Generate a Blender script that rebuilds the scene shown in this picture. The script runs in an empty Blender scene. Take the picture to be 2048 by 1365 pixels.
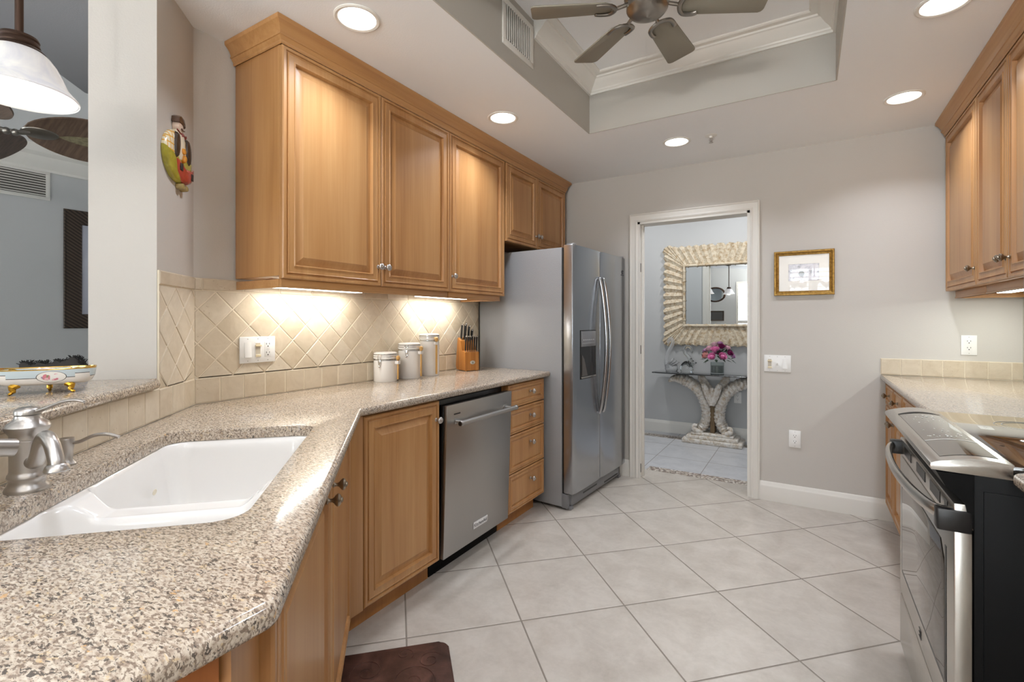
import bpy, bmesh, math, random
from mathutils import Vector, Matrix
PI = math.pi
S2 = math.sqrt(0.5)
rnd = random.Random(7)
sc = bpy.context.scene
col = sc.collection

# ------------------------------------------------------------------ camera, world, exposure
CAM_H = 1.26
cd = bpy.data.cameras.new('camera')
cam = bpy.data.objects.new('camera', cd)
col.objects.link(cam)
cam.location = (0, 0, CAM_H)
cam.rotation_euler = (PI / 2, 0, 0.549718)
cd.sensor_width = 36.0
cd.lens = 963.96 / 2048 * 36.0
cd.shift_y = -(682.5 - 642.5) / 2048
cd.clip_start = 0.02
cd.clip_end = 60
sc.camera = cam

world = bpy.data.worlds.new('world')
sc.world = world
world.use_nodes = True
bg = world.node_tree.nodes['Background']
bg.inputs[0].default_value = (0.75, 0.87, 1.0, 1)
bg.inputs[1].default_value = 1.0

sc.view_settings.view_transform = 'Standard'
sc.view_settings.look = 'None'
sc.view_settings.exposure = 0.32
sc.view_settings.gamma = 1.0
sc.view_settings.use_curve_mapping = False
cy = sc.cycles
cy.use_denoising = True
cy.max_bounces = 9
cy.diffuse_bounces = 4
cy.glossy_bounces = 5
cy.transmission_bounces = 8
cy.transparent_max_bounces = 8
cy.sample_clamp_indirect = 4.0
cy.caustics_reflective = False
cy.caustics_refractive = False
cy.blur_glossy = 0.6

CAN_W = 4.2        # recessed lamps
UCL_W = 1.8         # under-cabinet fixtures
DAY = 7.0           # daylight in the rear windows
HALL_W = 13.0
CHAN_W = 45.0       # each chandelier bulb

# ------------------------------------------------------------------ helpers
WM = {}

def sr(r, g, b):
    def f(c):
        c /= 255.0
        return c / 12.92 if c <= 0.04045 else ((c + 0.055) / 1.055) ** 2.4
    return (f(r), f(g), f(b), 1.0)

def T(x=0, y=0, z=0):
    return Matrix.Translation((x, y, z))

def RZ(a):
    return Matrix.Rotation(a, 4, 'Z')

def RX(a):
    return Matrix.Rotation(a, 4, 'X')

def RY(a):
    return Matrix.Rotation(a, 4, 'Y')

def axes(o, x, y, z):
    """matrix with columns x, y, z and origin o"""
    m = Matrix.Identity(4)
    for i, a in enumerate((x, y, z, o)):
        for k in range(3):
            m[k][i] = a[k]
    return m

DG = RZ(-PI / 4)            # diagonal frame: local x = along the diagonal, local y = out into the room

def pt(u, v, z=0.0):
    return Vector(((u + v) * S2, (v - u) * S2, z))

class B:
    """collects geometry for ONE mesh object"""
    def __init__(self):
        self.bm = bmesh.new()

    def _new(self, fn, M=None, mi=0):
        before_v = set(self.bm.verts)
        before_f = set(self.bm.faces)
        fn()
        nv = [v for v in self.bm.verts if v not in before_v]
        nf = [f for f in self.bm.faces if f not in before_f]
        if M is not None:
            for v in nv:
                v.co = M @ v.co
        for f in nf:
            f.material_index = mi
        return nf

    def add(self, verts, faces, M=None, mi=0):
        vs = [self.bm.verts.new(M @ Vector(v) if M is not None else v) for v in verts]
        out = []
        for f in faces:
            try:
                fc = self.bm.faces.new([vs[i] for i in f])
                fc.material_index = mi
                out.append(fc)
            except ValueError:
                pass
        return out

    def box(self, x0, x1, y0, y1, z0, z1, bev=0.0, M=None, mi=0, seg=2):
        if x1 < x0: x0, x1 = x1, x0
        if y1 < y0: y0, y1 = y1, y0
        if z1 < z0: z0, z1 = z1, z0
        tmp = bmesh.new()
        vs = [tmp.verts.new((x, y, z)) for z in (z0, z1) for y in (y0, y1) for x in (x0, x1)]
        for f in ((0, 2, 3, 1), (4, 5, 7, 6), (0, 1, 5, 4), (2, 6, 7, 3), (0, 4, 6, 2), (1, 3, 7, 5)):
            tmp.faces.new([vs[i] for i in f])
        if bev > 0:
            bev = min(bev, 0.45 * min(x1 - x0, y1 - y0, z1 - z0))
            bmesh.ops.bevel(tmp, geom=tmp.edges[:], offset=bev, segments=seg, profile=0.5, affect='EDGES', clamp_overlap=True)
        self.merge(tmp, M, mi)
        return self

    def merge(self, tmp, M=None, mi=0):
        tmp.verts.index_update()
        vs = [self.bm.verts.new(M @ v.co if M is not None else v.co) for v in tmp.verts]
        flip = M is not None and M.to_3x3().determinant() < 0
        for f in tmp.faces:
            l = [vs[v.index] for v in f.verts]
            if flip: l.reverse()
            try:
                nf = self.bm.faces.new(l)
                nf.material_index = mi
            except ValueError:
                pass
        tmp.free()

    def prism(self, poly, z0, z1, M=None, mi=0, bev=0.0, seg=2):
        a = sum(poly[i][0] * poly[(i + 1) % len(poly)][1] - poly[(i + 1) % len(poly)][0] * poly[i][1] for i in range(len(poly)))
        if a < 0: poly = poly[::-1]
        n = len(poly)
        tmp = bmesh.new()
        lo = [tmp.verts.new((p[0], p[1], z0)) for p in poly]
        hi = [tmp.verts.new((p[0], p[1], z1)) for p in poly]
        tmp.faces.new(lo[::-1]); tmp.faces.new(hi)
        for i in range(n):
            j = (i + 1) % n
            tmp.faces.new((lo[i], lo[j], hi[j], hi[i]))
        if bev > 0:
            es = [e for e in tmp.edges if abs(e.verts[0].co.z - e.verts[1].co.z) < 1e-6]
            bmesh.ops.bevel(tmp, geom=es, offset=bev, segments=seg, profile=0.5, affect='EDGES', clamp_overlap=True)
        self.merge(tmp, M, mi)
        return self

    def lathe(self, prof, seg=24, M=None, mi=0, a0=0.0, a1=2 * PI):
        full = abs(a1 - a0 - 2 * PI) < 1e-6
        n = seg if full else seg + 1
        verts, faces = [], []
        for k in range(n):
            a = a0 + (a1 - a0) * k / seg
            for r, z in prof:
                verts.append((r * math.cos(a), r * math.sin(a), z))
        m = len(prof)
        for k in range(seg):
            k2 = (k + 1) % n
            for i in range(m - 1):
                faces.append((k * m + i, k2 * m + i, k2 * m + i + 1, k * m + i + 1))
        tmp = bmesh.new()
        vs = [tmp.verts.new(v) for v in verts]
        for f in faces:
            try:
                tmp.faces.new([vs[i] for i in f])
            except ValueError:
                pass
        bmesh.ops.remove_doubles(tmp, verts=tmp.verts[:], dist=1e-5)
        self.merge(tmp, M, mi)
        return self

    def tube(self, pts, r, seg=10, M=None, mi=0, cap=True, flat=None):
        """swept round section; r a number or a list; flat = (sx, sy) squashes the section"""
        P = [Vector(p) for p in pts]
        n = len(P)
        R = r if isinstance(r, (list, tuple)) else [r] * n
        tang = []
        for i in range(n):
            d = P[min(i + 1, n - 1)] - P[max(i - 1, 0)]
            tang.append(d.normalized())
        up = Vector((0, 0, 1)) if abs(tang[0].z) < 0.9 else Vector((1, 0, 0))
        nx = tang[0].cross(up).normalized()
        verts, faces = [], []
        fx, fy = flat or (1, 1)
        for i in range(n):
            nx = (nx - tang[i] * nx.dot(tang[i])).normalized()
            ny = tang[i].cross(nx)
            for k in range(seg):
                a = 2 * PI * k / seg
                verts.append(P[i] + nx * math.cos(a) * R[i] * fx + ny * math.sin(a) * R[i] * fy)
        for i in range(n - 1):
            for k in range(seg):
                k2 = (k + 1) % seg
                faces.append((i * seg + k, i * seg + k2, (i + 1) * seg + k2, (i + 1) * seg + k))
        if cap:
            faces.append(tuple(range(seg))[::-1])
            faces.append(tuple((n - 1) * seg + k for k in range(seg)))
        self.add(verts, faces, M, mi)
        return self

    def ball(self, c, r, M=None, mi=0, seg=16, rings=10, s=(1, 1, 1)):
        prof = []
        for i in range(rings + 1):
            a = -PI / 2 + PI * i / rings
            prof.append((max(r * math.cos(a), 1e-5 if i in (0, rings) else 0), r * math.sin(a)))
        m = T(*c) @ Matrix.Diagonal((s[0], s[1], s[2], 1))
        self.lathe(prof, seg, (M @ m) if M is not None else m, mi)
        return self

    def sweep(self, prof, path, side=1, M=None, mi=0, caps=True):
        """profile (out, z) swept along a horizontal open path [(x, y)], mitred; out is to the right of travel when side = 1"""
        n, m = len(path), len(prof)
        P = [Vector((p[0], p[1])) for p in path]
        verts, faces = [], []
        for i in range(n):
            ds = []
            if i > 0: ds.append((P[i] - P[i - 1]).normalized())
            if i < n - 1: ds.append((P[i + 1] - P[i]).normalized())
            ns = [Vector((d.y, -d.x)) * side for d in ds]
            if len(ns) == 2:
                b = (ns[0] + ns[1])
                nn = b / max(b.dot(ns[0]), 1e-6) if b.length > 1e-6 else ns[0]
            else:
                nn = ns[0]
            for o, z in prof:
                verts.append((P[i].x + nn.x * o, P[i].y + nn.y * o, z))
        for i in range(n - 1):
            for k in range(m):
                k2 = (k + 1) % m
                faces.append((i * m + k, i * m + k2, (i + 1) * m + k2, (i + 1) * m + k))
        if caps:
            faces.append(tuple(range(m)))
            faces.append(tuple((n - 1) * m + k for k in range(m))[::-1])
        self.add(verts, faces, M, mi)
        bmesh.ops.recalc_face_normals(self.bm, faces=self.bm.faces[:])
        return self

    def rings(self, w, h, ring, M=None, mi=0, back=0.0):
        """nested rectangles: local x 0..w, y 0..h, z outward; ring = [(inset, z)], closed at the middle"""
        verts, faces = [], []
        seq = [(0.0, back)] + ring
        for d, z in seq:
            verts += [(d, d, z), (w - d, d, z), (w - d, h - d, z), (d, h - d, z)]
        for i in range(len(seq) - 1):
            for k in range(4):
                k2 = (k + 1) % 4
                faces.append((i * 4 + k, i * 4 + k2, (i + 1) * 4 + k2, (i + 1) * 4 + k))
        n = (len(seq) - 1) * 4
        faces.append((n, n + 1, n + 2, n + 3))
        faces.append((3, 2, 1, 0))
        self.add(verts, faces, M, mi)
        return self

def obj(name, b, mats, parent=None, w=True, smooth=35, kind=None):
    """link what b holds as ONE mesh object; w: b is in world coordinates"""
    if parent is not None and w:
        b.bm.transform(WM[parent.name].inverted())
    me = bpy.data.meshes.new(name)
    b.bm.normal_update()
    b.bm.to_mesh(me)
    b.bm.free()
    for m in (mats if isinstance(mats, (list, tuple)) else [mats]):
        me.materials.append(m)
    o = bpy.data.objects.new(name, me)
    col.objects.link(o)
    if smooth:
        me.polygons.foreach_set('use_smooth', [True] * len(me.polygons))
        me.set_sharp_from_angle(angle=math.radians(smooth))
    if parent is not None:
        o.parent = parent
        WM[o.name] = WM[parent.name]
    else:
        WM[o.name] = Matrix.Identity(4)
    if kind:
        o['kind'] = kind
    return o

def tag(o, label, cat, group=None, kind=None):
    o['label'] = label
    o['category'] = cat
    if group: o['group'] = group
    if kind: o['kind'] = kind
    return o

def thing(name, label, cat, loc=(0, 0, 0), rz=0.0, group=None, kind=None):
    o = bpy.data.objects.new(name, None)
    col.objects.link(o)
    o.location = loc
    o.rotation_euler = (0, 0, rz)
    o.empty_display_size = 0.05
    WM[o.name] = T(*loc) @ RZ(rz)
    return tag(o, label, cat, group, kind)

def struct(name, b, mats, parent=None, smooth=35):
    return obj(name, b, mats, parent, smooth=smooth, kind='structure')

def kids(o):
    return [c for c in bpy.data.objects if c.parent == o]

def dup(root, loc, rz=0.0, label=None, group=None):
    """a copy of a thing with copies of its parts and sub-parts"""
    r = root.copy(); col.objects.link(r)
    r.location = loc; r.rotation_euler = (0, 0, rz)
    WM[r.name] = T(*loc) @ RZ(rz)
    if label: r['label'] = label
    if group: r['group'] = group
    for ch in kids(root):
        c = ch.copy(); col.objects.link(c); c.parent = r
        for g in kids(ch):
            d = g.copy(); col.objects.link(d); d.parent = c
    return r

def arc(cx, cy, r, a0, a1, n=8):
    return [(cx + r * math.cos(a0 + (a1 - a0) * i / n), cy + r * math.sin(a0 + (a1 - a0) * i / n)) for i in range(n + 1)]

def rrect(x0, x1, y0, y1, r, n=8):
    return (arc(x1 - r, y0 + r, r, -PI / 2, 0, n) + arc(x1 - r, y1 - r, r, 0, PI / 2, n)
            + arc(x0 + r, y1 - r, r, PI / 2, PI, n) + arc(x0 + r, y0 + r, r, PI, 1.5 * PI, n))

def spline(P, n=8):
    """Catmull-Rom through P"""
    P = [Vector(p) for p in P]
    out = []
    for i in range(len(P) - 1):
        a, b, c, d = P[max(i - 1, 0)], P[i], P[i + 1], P[min(i + 2, len(P) - 1)]
        for k in range(n):
            t = k / n
            out.append(0.5 * ((2 * b) + (c - a) * t + (2 * a - 5 * b + 4 * c - d) * t * t + (3 * b - a - 3 * c + d) * t ** 3))
    out.append(P[-1])
    return out

def lerp(a, b, t):
    return a + (b - a) * t
# ------------------------------------------------------------------ materials
class N:
    """small wrapper to wire nodes"""
    def __init__(self, name):
        self.m = bpy.data.materials.new(name)
        self.m.use_nodes = True
        self.nt = self.m.node_tree
        self.p = self.nt.nodes['Principled BSDF']
    def n(self, t, **kw):
        nd = self.nt.nodes.new(t)
        for k, v in kw.items():
            setattr(nd, k, v)
        return nd
    def link(self, a, b):
        self.nt.links.new(a, b)
    def set(self, nd, key, val):
        s = nd.inputs[key]
        if isinstance(val, bpy.types.NodeSocket):
            self.link(val, s)
        else:
            s.default_value = val
    def P(self, **kw):
        names = dict(col='Base Color', rough='Roughness', metal='Metallic', spec='Specular IOR Level', coat='Coat Weight', coatr='Coat Roughness',
                     trans='Transmission Weight', ior='IOR', emis='Emission Color', es='Emission Strength', alpha='Alpha', normal='Normal', sss='Subsurface Weight', aniso='Anisotropic', sheen='Sheen Weight')
        for k, v in kw.items():
            self.set(self.p, names[k], v)
        return self
    def coord(self, scale=(1, 1, 1), rot=(0, 0, 0), loc=(0, 0, 0), rand=False, out='Object'):
        tc = self.n('ShaderNodeTexCoord')
        mp = self.n('ShaderNodeMapping')
        src = tc.outputs[out]
        if rand:
            oi = self.n('ShaderNodeObjectInfo')
            src = self.vmath('ADD', src, self.vmath('SCALE', (3.1, 5.7, 9.3), oi.outputs['Random']))
        self.link(src, mp.inputs['Vector'])
        mp.inputs['Scale'].default_value = scale
        mp.inputs['Rotation'].default_value = rot
        mp.inputs['Location'].default_value = loc
        return mp.outputs[0]
    def vmath(self, op, a, b):
        nd = self.n('ShaderNodeVectorMath', operation=op)
        self.set(nd, 0, a)
        if op == 'SCALE':
            self.set(nd, 'Scale', b)
        else:
            self.set(nd, 1, b)
        return nd.outputs[0]
    def math(self, op, a, b=0.0, c=None, clamp=False):
        nd = self.n('ShaderNodeMath', operation=op, use_clamp=clamp)
        self.set(nd, 0, a); self.set(nd, 1, b)
        if c is not None: self.set(nd, 2, c)
        return nd.outputs[0]
    def noise(self, vec, scale=5.0, detail=4.0, rough=0.55, dist=0.0, out=0):
        nd = self.n('ShaderNodeTexNoise')
        self.link(vec, nd.inputs['Vector'])
        nd.inputs['Scale'].default_value = scale
        nd.inputs['Detail'].default_value = detail
        nd.inputs['Roughness'].default_value = rough
        nd.inputs['Distortion'].default_value = dist
        return nd.outputs[out]
    def voro(self, vec, scale=5.0, feature='F1', out='Color', rand=1.0):
        nd = self.n('ShaderNodeTexVoronoi', feature=feature)
        self.link(vec, nd.inputs['Vector'])
        nd.inputs['Scale'].default_value = scale
        nd.inputs['Randomness'].default_value = rand
        return nd.outputs[out]
    def ramp(self, fac, stops, interp='LINEAR'):
        nd = self.n('ShaderNodeValToRGB')
        cr = nd.color_ramp
        cr.interpolation = interp
        while len(cr.elements) < len(stops):
            cr.elements.new(0.5)
        for e, (p, c) in zip(cr.elements, stops):
            e.position = p
            e.color = c if len(c) == 4 else (*c, 1)
        self.link(fac, nd.inputs[0])
        return nd.outputs[0]
    def mix(self, fac, a, b, blend='MIX'):
        nd = self.n('ShaderNodeMix', data_type='RGBA', blend_type=blend)
        self.set(nd, 0, fac)
        self.set(nd, 6, a); self.set(nd, 7, b)
        return nd.outputs[2]
    def sep(self, v):
        nd = self.n('ShaderNodeSeparateXYZ')
        self.link(v, nd.inputs[0])
        return nd.outputs
    def bump(self, h, strength=0.2, dist=0.01):
        nd = self.n('ShaderNodeBump')
        nd.inputs['Strength'].default_value = strength
        nd.inputs['Distance'].default_value = dist
        self.link(h, nd.inputs['Height'])
        return nd.outputs[0]

G1 = (0, 0, 0, 1); G2 = (1, 1, 1, 1)

def plain(name, c, rough=0.5, metal=0.0, **kw):
    q = N(name)
    q.P(col=c, rough=rough, metal=metal, **kw)
    return q.m

def paint(name, c, bump=0.12, rough=0.65):
    q = N(name)
    v = q.coord()
    h = q.noise(v, 160, 3, 0.6)
    big = q.noise(v, 1.3, 2, 0.5)
    cc = q.mix(q.math('MULTIPLY', big, 0.06), c, tuple(min(1, x * 1.15) for x in c[:3]) + (1,))
    q.P(col=cc, rough=rough, normal=q.bump(h, bump, 0.004))
    return q.m

def woodmat(name, c0, c1, c2, rough=0.40, coat=0.22, sc_=(9, 9, 0.55), fine=(90, 90, 2.2), rot=(0, 0, 0)):
    q = N(name)
    v = q.coord(sc_, rot, rand=True)
    a = q.noise(v, 1.0, 5, 0.55, 0.6)
    vf = q.coord(fine, rot, rand=True)
    b = q.noise(vf, 1.0, 3, 0.6, 0.2)
    f = q.math('ADD', q.math('MULTIPLY', a, 0.72), q.math('MULTIPLY', b, 0.28))
    colr = q.ramp(f, [(0.30, c0), (0.5, c1), (0.72, c2)])
    q.P(col=colr, rough=rough, coat=coat, coatr=0.2, normal=q.bump(b, 0.03, 0.002))
    return q.m

M = {}
WALL_C = sr(198, 193, 186)
M['wall'] = paint('greige_wall_paint', WALL_C)
M['ceil'] = paint('white_ceiling_paint', sr(248, 249, 250), 0.15)
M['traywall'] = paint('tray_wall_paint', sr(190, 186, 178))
M['blue'] = paint('blue_grey_wall_paint', sr(194, 195, 195))
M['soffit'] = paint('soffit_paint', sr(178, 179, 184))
M['trim'] = plain('white_trim_paint', sr(232, 229, 222), 0.35)
M['casing'] = plain('door_casing_paint', sr(226, 222, 214), 0.38)
M['wood'] = woodmat('honey_maple', sr(158, 108, 60), sr(178, 130, 80), sr(194, 149, 98))
M['woodh'] = woodmat('honey_maple_along', sr(158, 108, 60), sr(178, 130, 80), sr(194, 149, 98), sc_=(9, 0.55, 9), fine=(90, 2.2, 90))
M['woodend'] = woodmat('reddish_maple_panel', sr(172, 104, 58), sr(188, 120, 70), sr(200, 134, 82))
M['woodin'] = plain('cabinet_interior', sr(190, 150, 100), 0.6)
M['toe'] = woodmat('toe_kick_maple', sr(150, 96, 44), sr(166, 110, 54), sr(180, 124, 64), coat=0.2)
M['nickel'] = plain('brushed_nickel', sr(188, 184, 180), 0.33, 1.0)
M['bronze_nickel'] = plain('aged_nickel', sr(150, 138, 122), 0.32, 1.0)
M['chrome'] = plain('chrome', sr(225, 225, 225), 0.08, 1.0)
M['black'] = plain('black_plastic', sr(16, 15, 15), 0.35)
M['blackgloss'] = plain('black_enamel', sr(5, 5, 5), 0.45, spec=0.12)
M['gap'] = plain('dark_gap', sr(20, 18, 16), 0.8)
M['white'] = plain('white_ceramic', sr(236, 233, 229), 0.12, 0, coat=0.3)
M['plate'] = plain('white_switch_plastic', sr(238, 237, 234), 0.3)
M['almond'] = plain('almond_switch_plastic', sr(226, 212, 178), 0.3)
M['slot'] = plain('slot_dark', sr(45, 42, 40), 0.6)
M['bronze'] = plain('oil_rubbed_bronze', sr(70, 52, 42), 0.45, 0.7)
M['gold'] = plain('gilt_metal', sr(205, 160, 60), 0.22, 1.0)
M['mirror'] = plain('mirror_silver', sr(235, 240, 242), 0.0, 1.0)
M['lens'] = plain('lamp_lens', sr(255, 255, 255), 0.4, 0, emis=(1, 0.985, 0.95, 1), es=4.0)

def glassmat(name, c=(1, 1, 1, 1), rough=0.0, ior=1.5):
    q = N(name)
    q.P(col=c, rough=rough, trans=1.0, ior=ior)
    return q.m
M['glass'] = glassmat('clear_glass', (0.97, 0.99, 0.98, 1))

def steel(name, c, rough=0.3, stretch=(3, 3, 420), amt=0.05):
    q = N(name)
    v = q.coord(stretch)
    n = q.noise(v, 1.0, 3, 0.6)
    r = q.math('ADD', rough - amt / 2, q.math('MULTIPLY', n, amt))
    q.P(col=c, metal=1.0, rough=r)
    return q.m
M['steel'] = steel('stainless_horizontal_brush', sr(172, 170, 167), 0.36)
M['steelv'] = steel('stainless_vertical_brush', sr(176, 178, 182), 0.22, (220, 220, 2))
M['steelr'] = steel('range_stainless', sr(196, 192, 186), 0.26, (160, 1.5, 160))

def granite():
    q = N('speckled_granite')
    v0 = q.coord((1, 1, 1), (0, 0, 0))
    v = q.coord((1.0, 2.1, 1.5), (0, 0, -0.50))
    tone = q.noise(v, 95, 4, 0.62, 0.3)
    c = q.ramp(tone, [(0.36, sr(146, 128, 112)), (0.46, sr(180, 164, 147)), (0.54, sr(194, 180, 162)), (0.66, sr(210, 198, 182))])
    gold = q.noise(q.vmath('ADD', v, (3.1, 7.7, 1.3)), 60, 3, 0.6, 0.4)
    c = q.mix(q.ramp(gold, [(0.60, G1), (0.66, (0.75, 0.75, 0.75, 1))]), c, sr(198, 172, 132))
    brown = q.noise(q.vmath('ADD', v, (11.0, 2.7, 5.3)), 140, 2, 0.55, 0.2)
    c = q.mix(q.ramp(brown, [(0.53, G1), (0.575, (0.85, 0.85, 0.85, 1))]), c, sr(104, 86, 74))
    dark = q.noise(q.vmath('ADD', v, (5.0, 12.7, 9.3)), 92, 3, 0.6, 0.3)
    c = q.mix(q.ramp(dark, [(0.595, G1), (0.62, (0.95, 0.95, 0.95, 1))]), c, sr(44, 38, 36))
    big = q.noise(q.vmath('ADD', v, (21.0, 4.7, 2.3)), 42, 4, 0.62, 0.2)
    c = q.mix(q.ramp(big, [(0.67, G1), (0.685, (0.95, 0.95, 0.95, 1))]), c, sr(40, 36, 38))
    och = q.noise(q.vmath('ADD', v, (1.0, 24.7, 8.3)), 36, 4, 0.6, 0.2)
    c = q.mix(q.ramp(och, [(0.68, G1), (0.70, (0.8, 0.8, 0.8, 1))]), c, sr(204, 158, 100))
    clouds = q.noise(v0, 7, 3, 0.5)
    c = q.mix(q.math('MULTIPLY', clouds, 0.22), c, sr(196, 182, 164))
    q.P(col=c, rough=0.15, coat=0.2, coatr=0.06, spec=0.5)
    return q.m
M['granite'] = granite()

def travertine(name, tint=(1, 1, 1)):
    q = N(name)
    v = q.coord()
    geo = q.n('ShaderNodeNewGeometry')
    ri = geo.outputs['Random Per Island']
    vv = q.vmath('ADD', v, q.vmath('SCALE', (7, 3, 5), ri))
    a = q.noise(vv, 16, 5, 0.6, 0.7)
    c1 = q.ramp(a, [(0.3, sr(186, 170, 146)), (0.5, sr(202, 188, 166)), (0.7, sr(216, 204, 184))])
    c2 = q.ramp(ri, [(0.0, sr(194, 177, 150)), (0.5, sr(208, 194, 172)), (1.0, sr(220, 209, 190))])
    c = q.mix(0.5, c1, c2)
    pits = q.math('MULTIPLY', q.math('LESS_THAN', q.voro(vv, 75, 'F1', 'Distance'), 0.16), q.math('GREATER_THAN', q.noise(vv, 11, 2), 0.60))
    c = q.mix(q.math('MULTIPLY', pits, 0.45), c, sr(150, 125, 95))
    q.P(col=c, rough=0.5, normal=q.bump(q.noise(vv, 60, 4, 0.6), 0.18, 0.003))
    return q.m
M['trav'] = travertine('tumbled_travertine')
M['grout'] = plain('cream_grout', sr(226, 214, 192), 0.85)

def floor_tile(name, pitch, off, rot, c0, c1, groutc, gw):
    q = N(name)
    v = q.coord((1, 1, 1))
    x, y, z = q.sep(v)
    ca, sa = math.cos(rot), math.sin(rot)
    u = q.math('ADD', q.math('MULTIPLY', x, ca), q.math('MULTIPLY', y, sa))
    w = q.math('SUBTRACT', q.math('MULTIPLY', y, ca), q.math('MULTIPLY', x, sa))
    fu = q.math('DIVIDE', q.math('SUBTRACT', u, off[0]), pitch)
    fw = q.math('DIVIDE', q.math('SUBTRACT', w, off[1]), pitch)
    def edge(f):
        fr = q.math('FRACT', q.math('ADD', f, 200.0))
        return q.math('MINIMUM', fr, q.math('SUBTRACT', 1.0, fr))
    e = q.math('MINIMUM', edge(fu), edge(fw))
    g = q.math('LESS_THAN', e, gw / pitch / 2)
    soft = q.n('ShaderNodeMapRange'); q.link(e, soft.inputs[0]); soft.inputs[1].default_value = gw / pitch / 2; soft.inputs[2].default_value = gw / pitch / 2 + 0.006
    cid = q.n('ShaderNodeCombineXYZ')
    q.link(q.math('FLOOR', fu), cid.inputs[0]); q.link(q.math('FLOOR', fw), cid.inputs[1])
    wn = q.n('ShaderNodeTexWhiteNoise'); q.link(cid.outputs[0], wn.inputs[0])
    vv = q.vmath('ADD', v, q.vmath('SCALE', wn.outputs['Color'], 8.0))
    cl = q.noise(vv, 7, 5, 0.6, 0.5)
    sp = q.noise(vv, 45, 3, 0.6, 0.3)
    f = q.math('ADD', q.math('MULTIPLY', cl, 0.75), q.math('MULTIPLY', sp, 0.25))
    c = q.ramp(f, [(0.3, c0), (0.62, c1)])
    c = q.mix(q.math('MULTIPLY', wn.outputs['Value'], 0.10), c, tuple(a * 0.86 for a in c0[:3]) + (1,))
    c = q.mix(g, c, groutc)
    q.P(col=c, rough=q.math('ADD', 0.30, q.math('MULTIPLY', g, 0.5)), normal=q.bump(soft.outputs[0], 0.35, 0.003))
    return q.m
u0, v0 = (-1.024 + 2.413) * S2, (2.413 + 1.024) * S2
M['floor'] = floor_tile('diagonal_floor_tile', 0.4715, (u0, v0), PI / 4, sr(170, 161, 150), sr(194, 186, 176), sr(128, 119, 108), 0.0065)
M['floorhall'] = floor_tile('hall_floor_tile', 0.455, (-1.205, 4.57), 0.0, sr(178, 179, 182), sr(200, 200, 202), sr(150, 145, 140), 0.006)

def mosaic():
    q = N('mosaic_border')
    v = q.coord((1, 1, 1), (0, 0, 0.6))
    cells = q.sep(q.voro(v, 70, 'F1', 'Color', 0.5))
    c = q.ramp(cells[0], [(0, sr(120, 108, 100)), (0.35, sr(176, 164, 150)), (0.65, sr(214, 206, 196)), (0.85, sr(140, 120, 108))], 'CONSTANT')
    q.P(col=c, rough=0.4)
    return q.m
M['mosaic'] = mosaic()
# ------------------------------------------------------------------ the room
CZ = 2.45            # kitchen ceiling
YB = 3.836           # back wall face
XL, XR = -2.12, 1.04
YH = 5.58            # hall wall face
TX0, TX1, TY0, TY1, TZ = -1.18, 0.122, 0.87, 2.866, 2.775
b = B(); b.box(-5.62, 1.16, -3.12, 4.09, -0.1, 0); struct('floor', b, M['floor'])
b = B(); b.box(-3.1, 1.6, 4.09, 5.7, -0.1, 0); struct('floor_hall', b, M['floorhall'])
b = B(); b.box(-1.163, -0.35, 4.085, 4.19, 0, 0.0012)
b.box(-3.0, 1.5, 5.30, 5.42, 0, 0.0012); struct('trim_1', b, M['mosaic'])

def wall(name, boxes, mats, mi=None):
    b = B()
    for x in boxes: b.box(*x)
    if mi:
        b.bm.normal_update()
        for f in b.bm.faces:
            f.material_index = mi(f)
    return struct(name, b, mats, smooth=0)

wall('wall_back', [(-2.24, -1.163, YB, 3.96, 0, 2.9), (-0.35, 1.16, YB, 3.96, 0, 2.9), (-1.163, -0.35, YB, 3.96, 2.055, 2.9)],
     [M['wall'], M['blue']], lambda f: 1 if f.normal.y > 0.5 else 0)
wall('wall_left', [(-2.24, XL, 0.99, YB, 0, 2.72)], [M['wall'], M['blue']], lambda f: 1 if f.normal.x < -0.5 else 0)
b = B(); b.prism([(XL, 0.99), tuple(pt(-1.893, -0.799).xy), tuple(pt(-1.893, -0.999).xy), tuple(pt(-2.33, -0.999).xy), (-2.24, 0.99)], 0, 2.6)
struct('wall_corner', b, M['wall'], smooth=0)
b = B(); b.prism([tuple(pt(-1.893, -0.799).xy), (-1.2, 0.07), (-1.2, -1.3), (-1.4, -1.3), (-1.4, -0.013), tuple(pt(-1.893, -0.999).xy)], 0, 1.028)
struct('wall_bar', b, M['blue'], smooth=0)
wall('wall_right', [(XR, 1.16, -3.12, 3.96, 0, 2.9)], [M['wall']])
# rear wall with three windows; leftmost is unseen, added to light the dining side
WIN = [(-4.6, -2.9, 0.5, 2.2), (-1.5, -0.43, 0.15, 2.3), (-0.33, 0.42, 0.15, 2.3)]
bx = []
x = -5.62
for (a, c, z0, z1) in WIN:
    bx += [(x, a, -3.12, -3.0, 0, 2.72), (a, c, -3.12, -3.0, 0, z0), (a, c, -3.12, -3.0, z1, 2.72)]
    x = c
bx.append((x, 1.16, -3.12, -3.0, 0, 2.72))
wall('wall_rear', bx, [M['blue']])
wall('wall_dining', [(-5.62, -5.5, -3.0, 2.3, 0, 2.9)], [M['blue']])
wall('wall_dining_end', [(-5.62, -2.24, 2.3, 2.42, 0, 2.9)], [M['blue']])
wall('wall_hall', [(-3.1, 1.6, YH, YH + 0.12, 0, 2.75)], [M['blue']])
wall('wall_hall_left', [(-3.1, -3.0, 3.96, YH, 0, 2.75)], [M['blue']])
wall('wall_hall_right', [(1.5, 1.6, 3.96, YH, 0, 2.75)], [M['blue']])
b = B(); b.box(-3.1, 1.6, 3.96, 5.7, 2.75, 2.85); struct('ceiling_hall', b, M['ceil'], smooth=0)
b = B()
b.prism([(-2.24, TY1), (1.16, TY1), (1.16, 3.96), (-2.24, 3.96)], CZ, CZ + 0.1)
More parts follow.
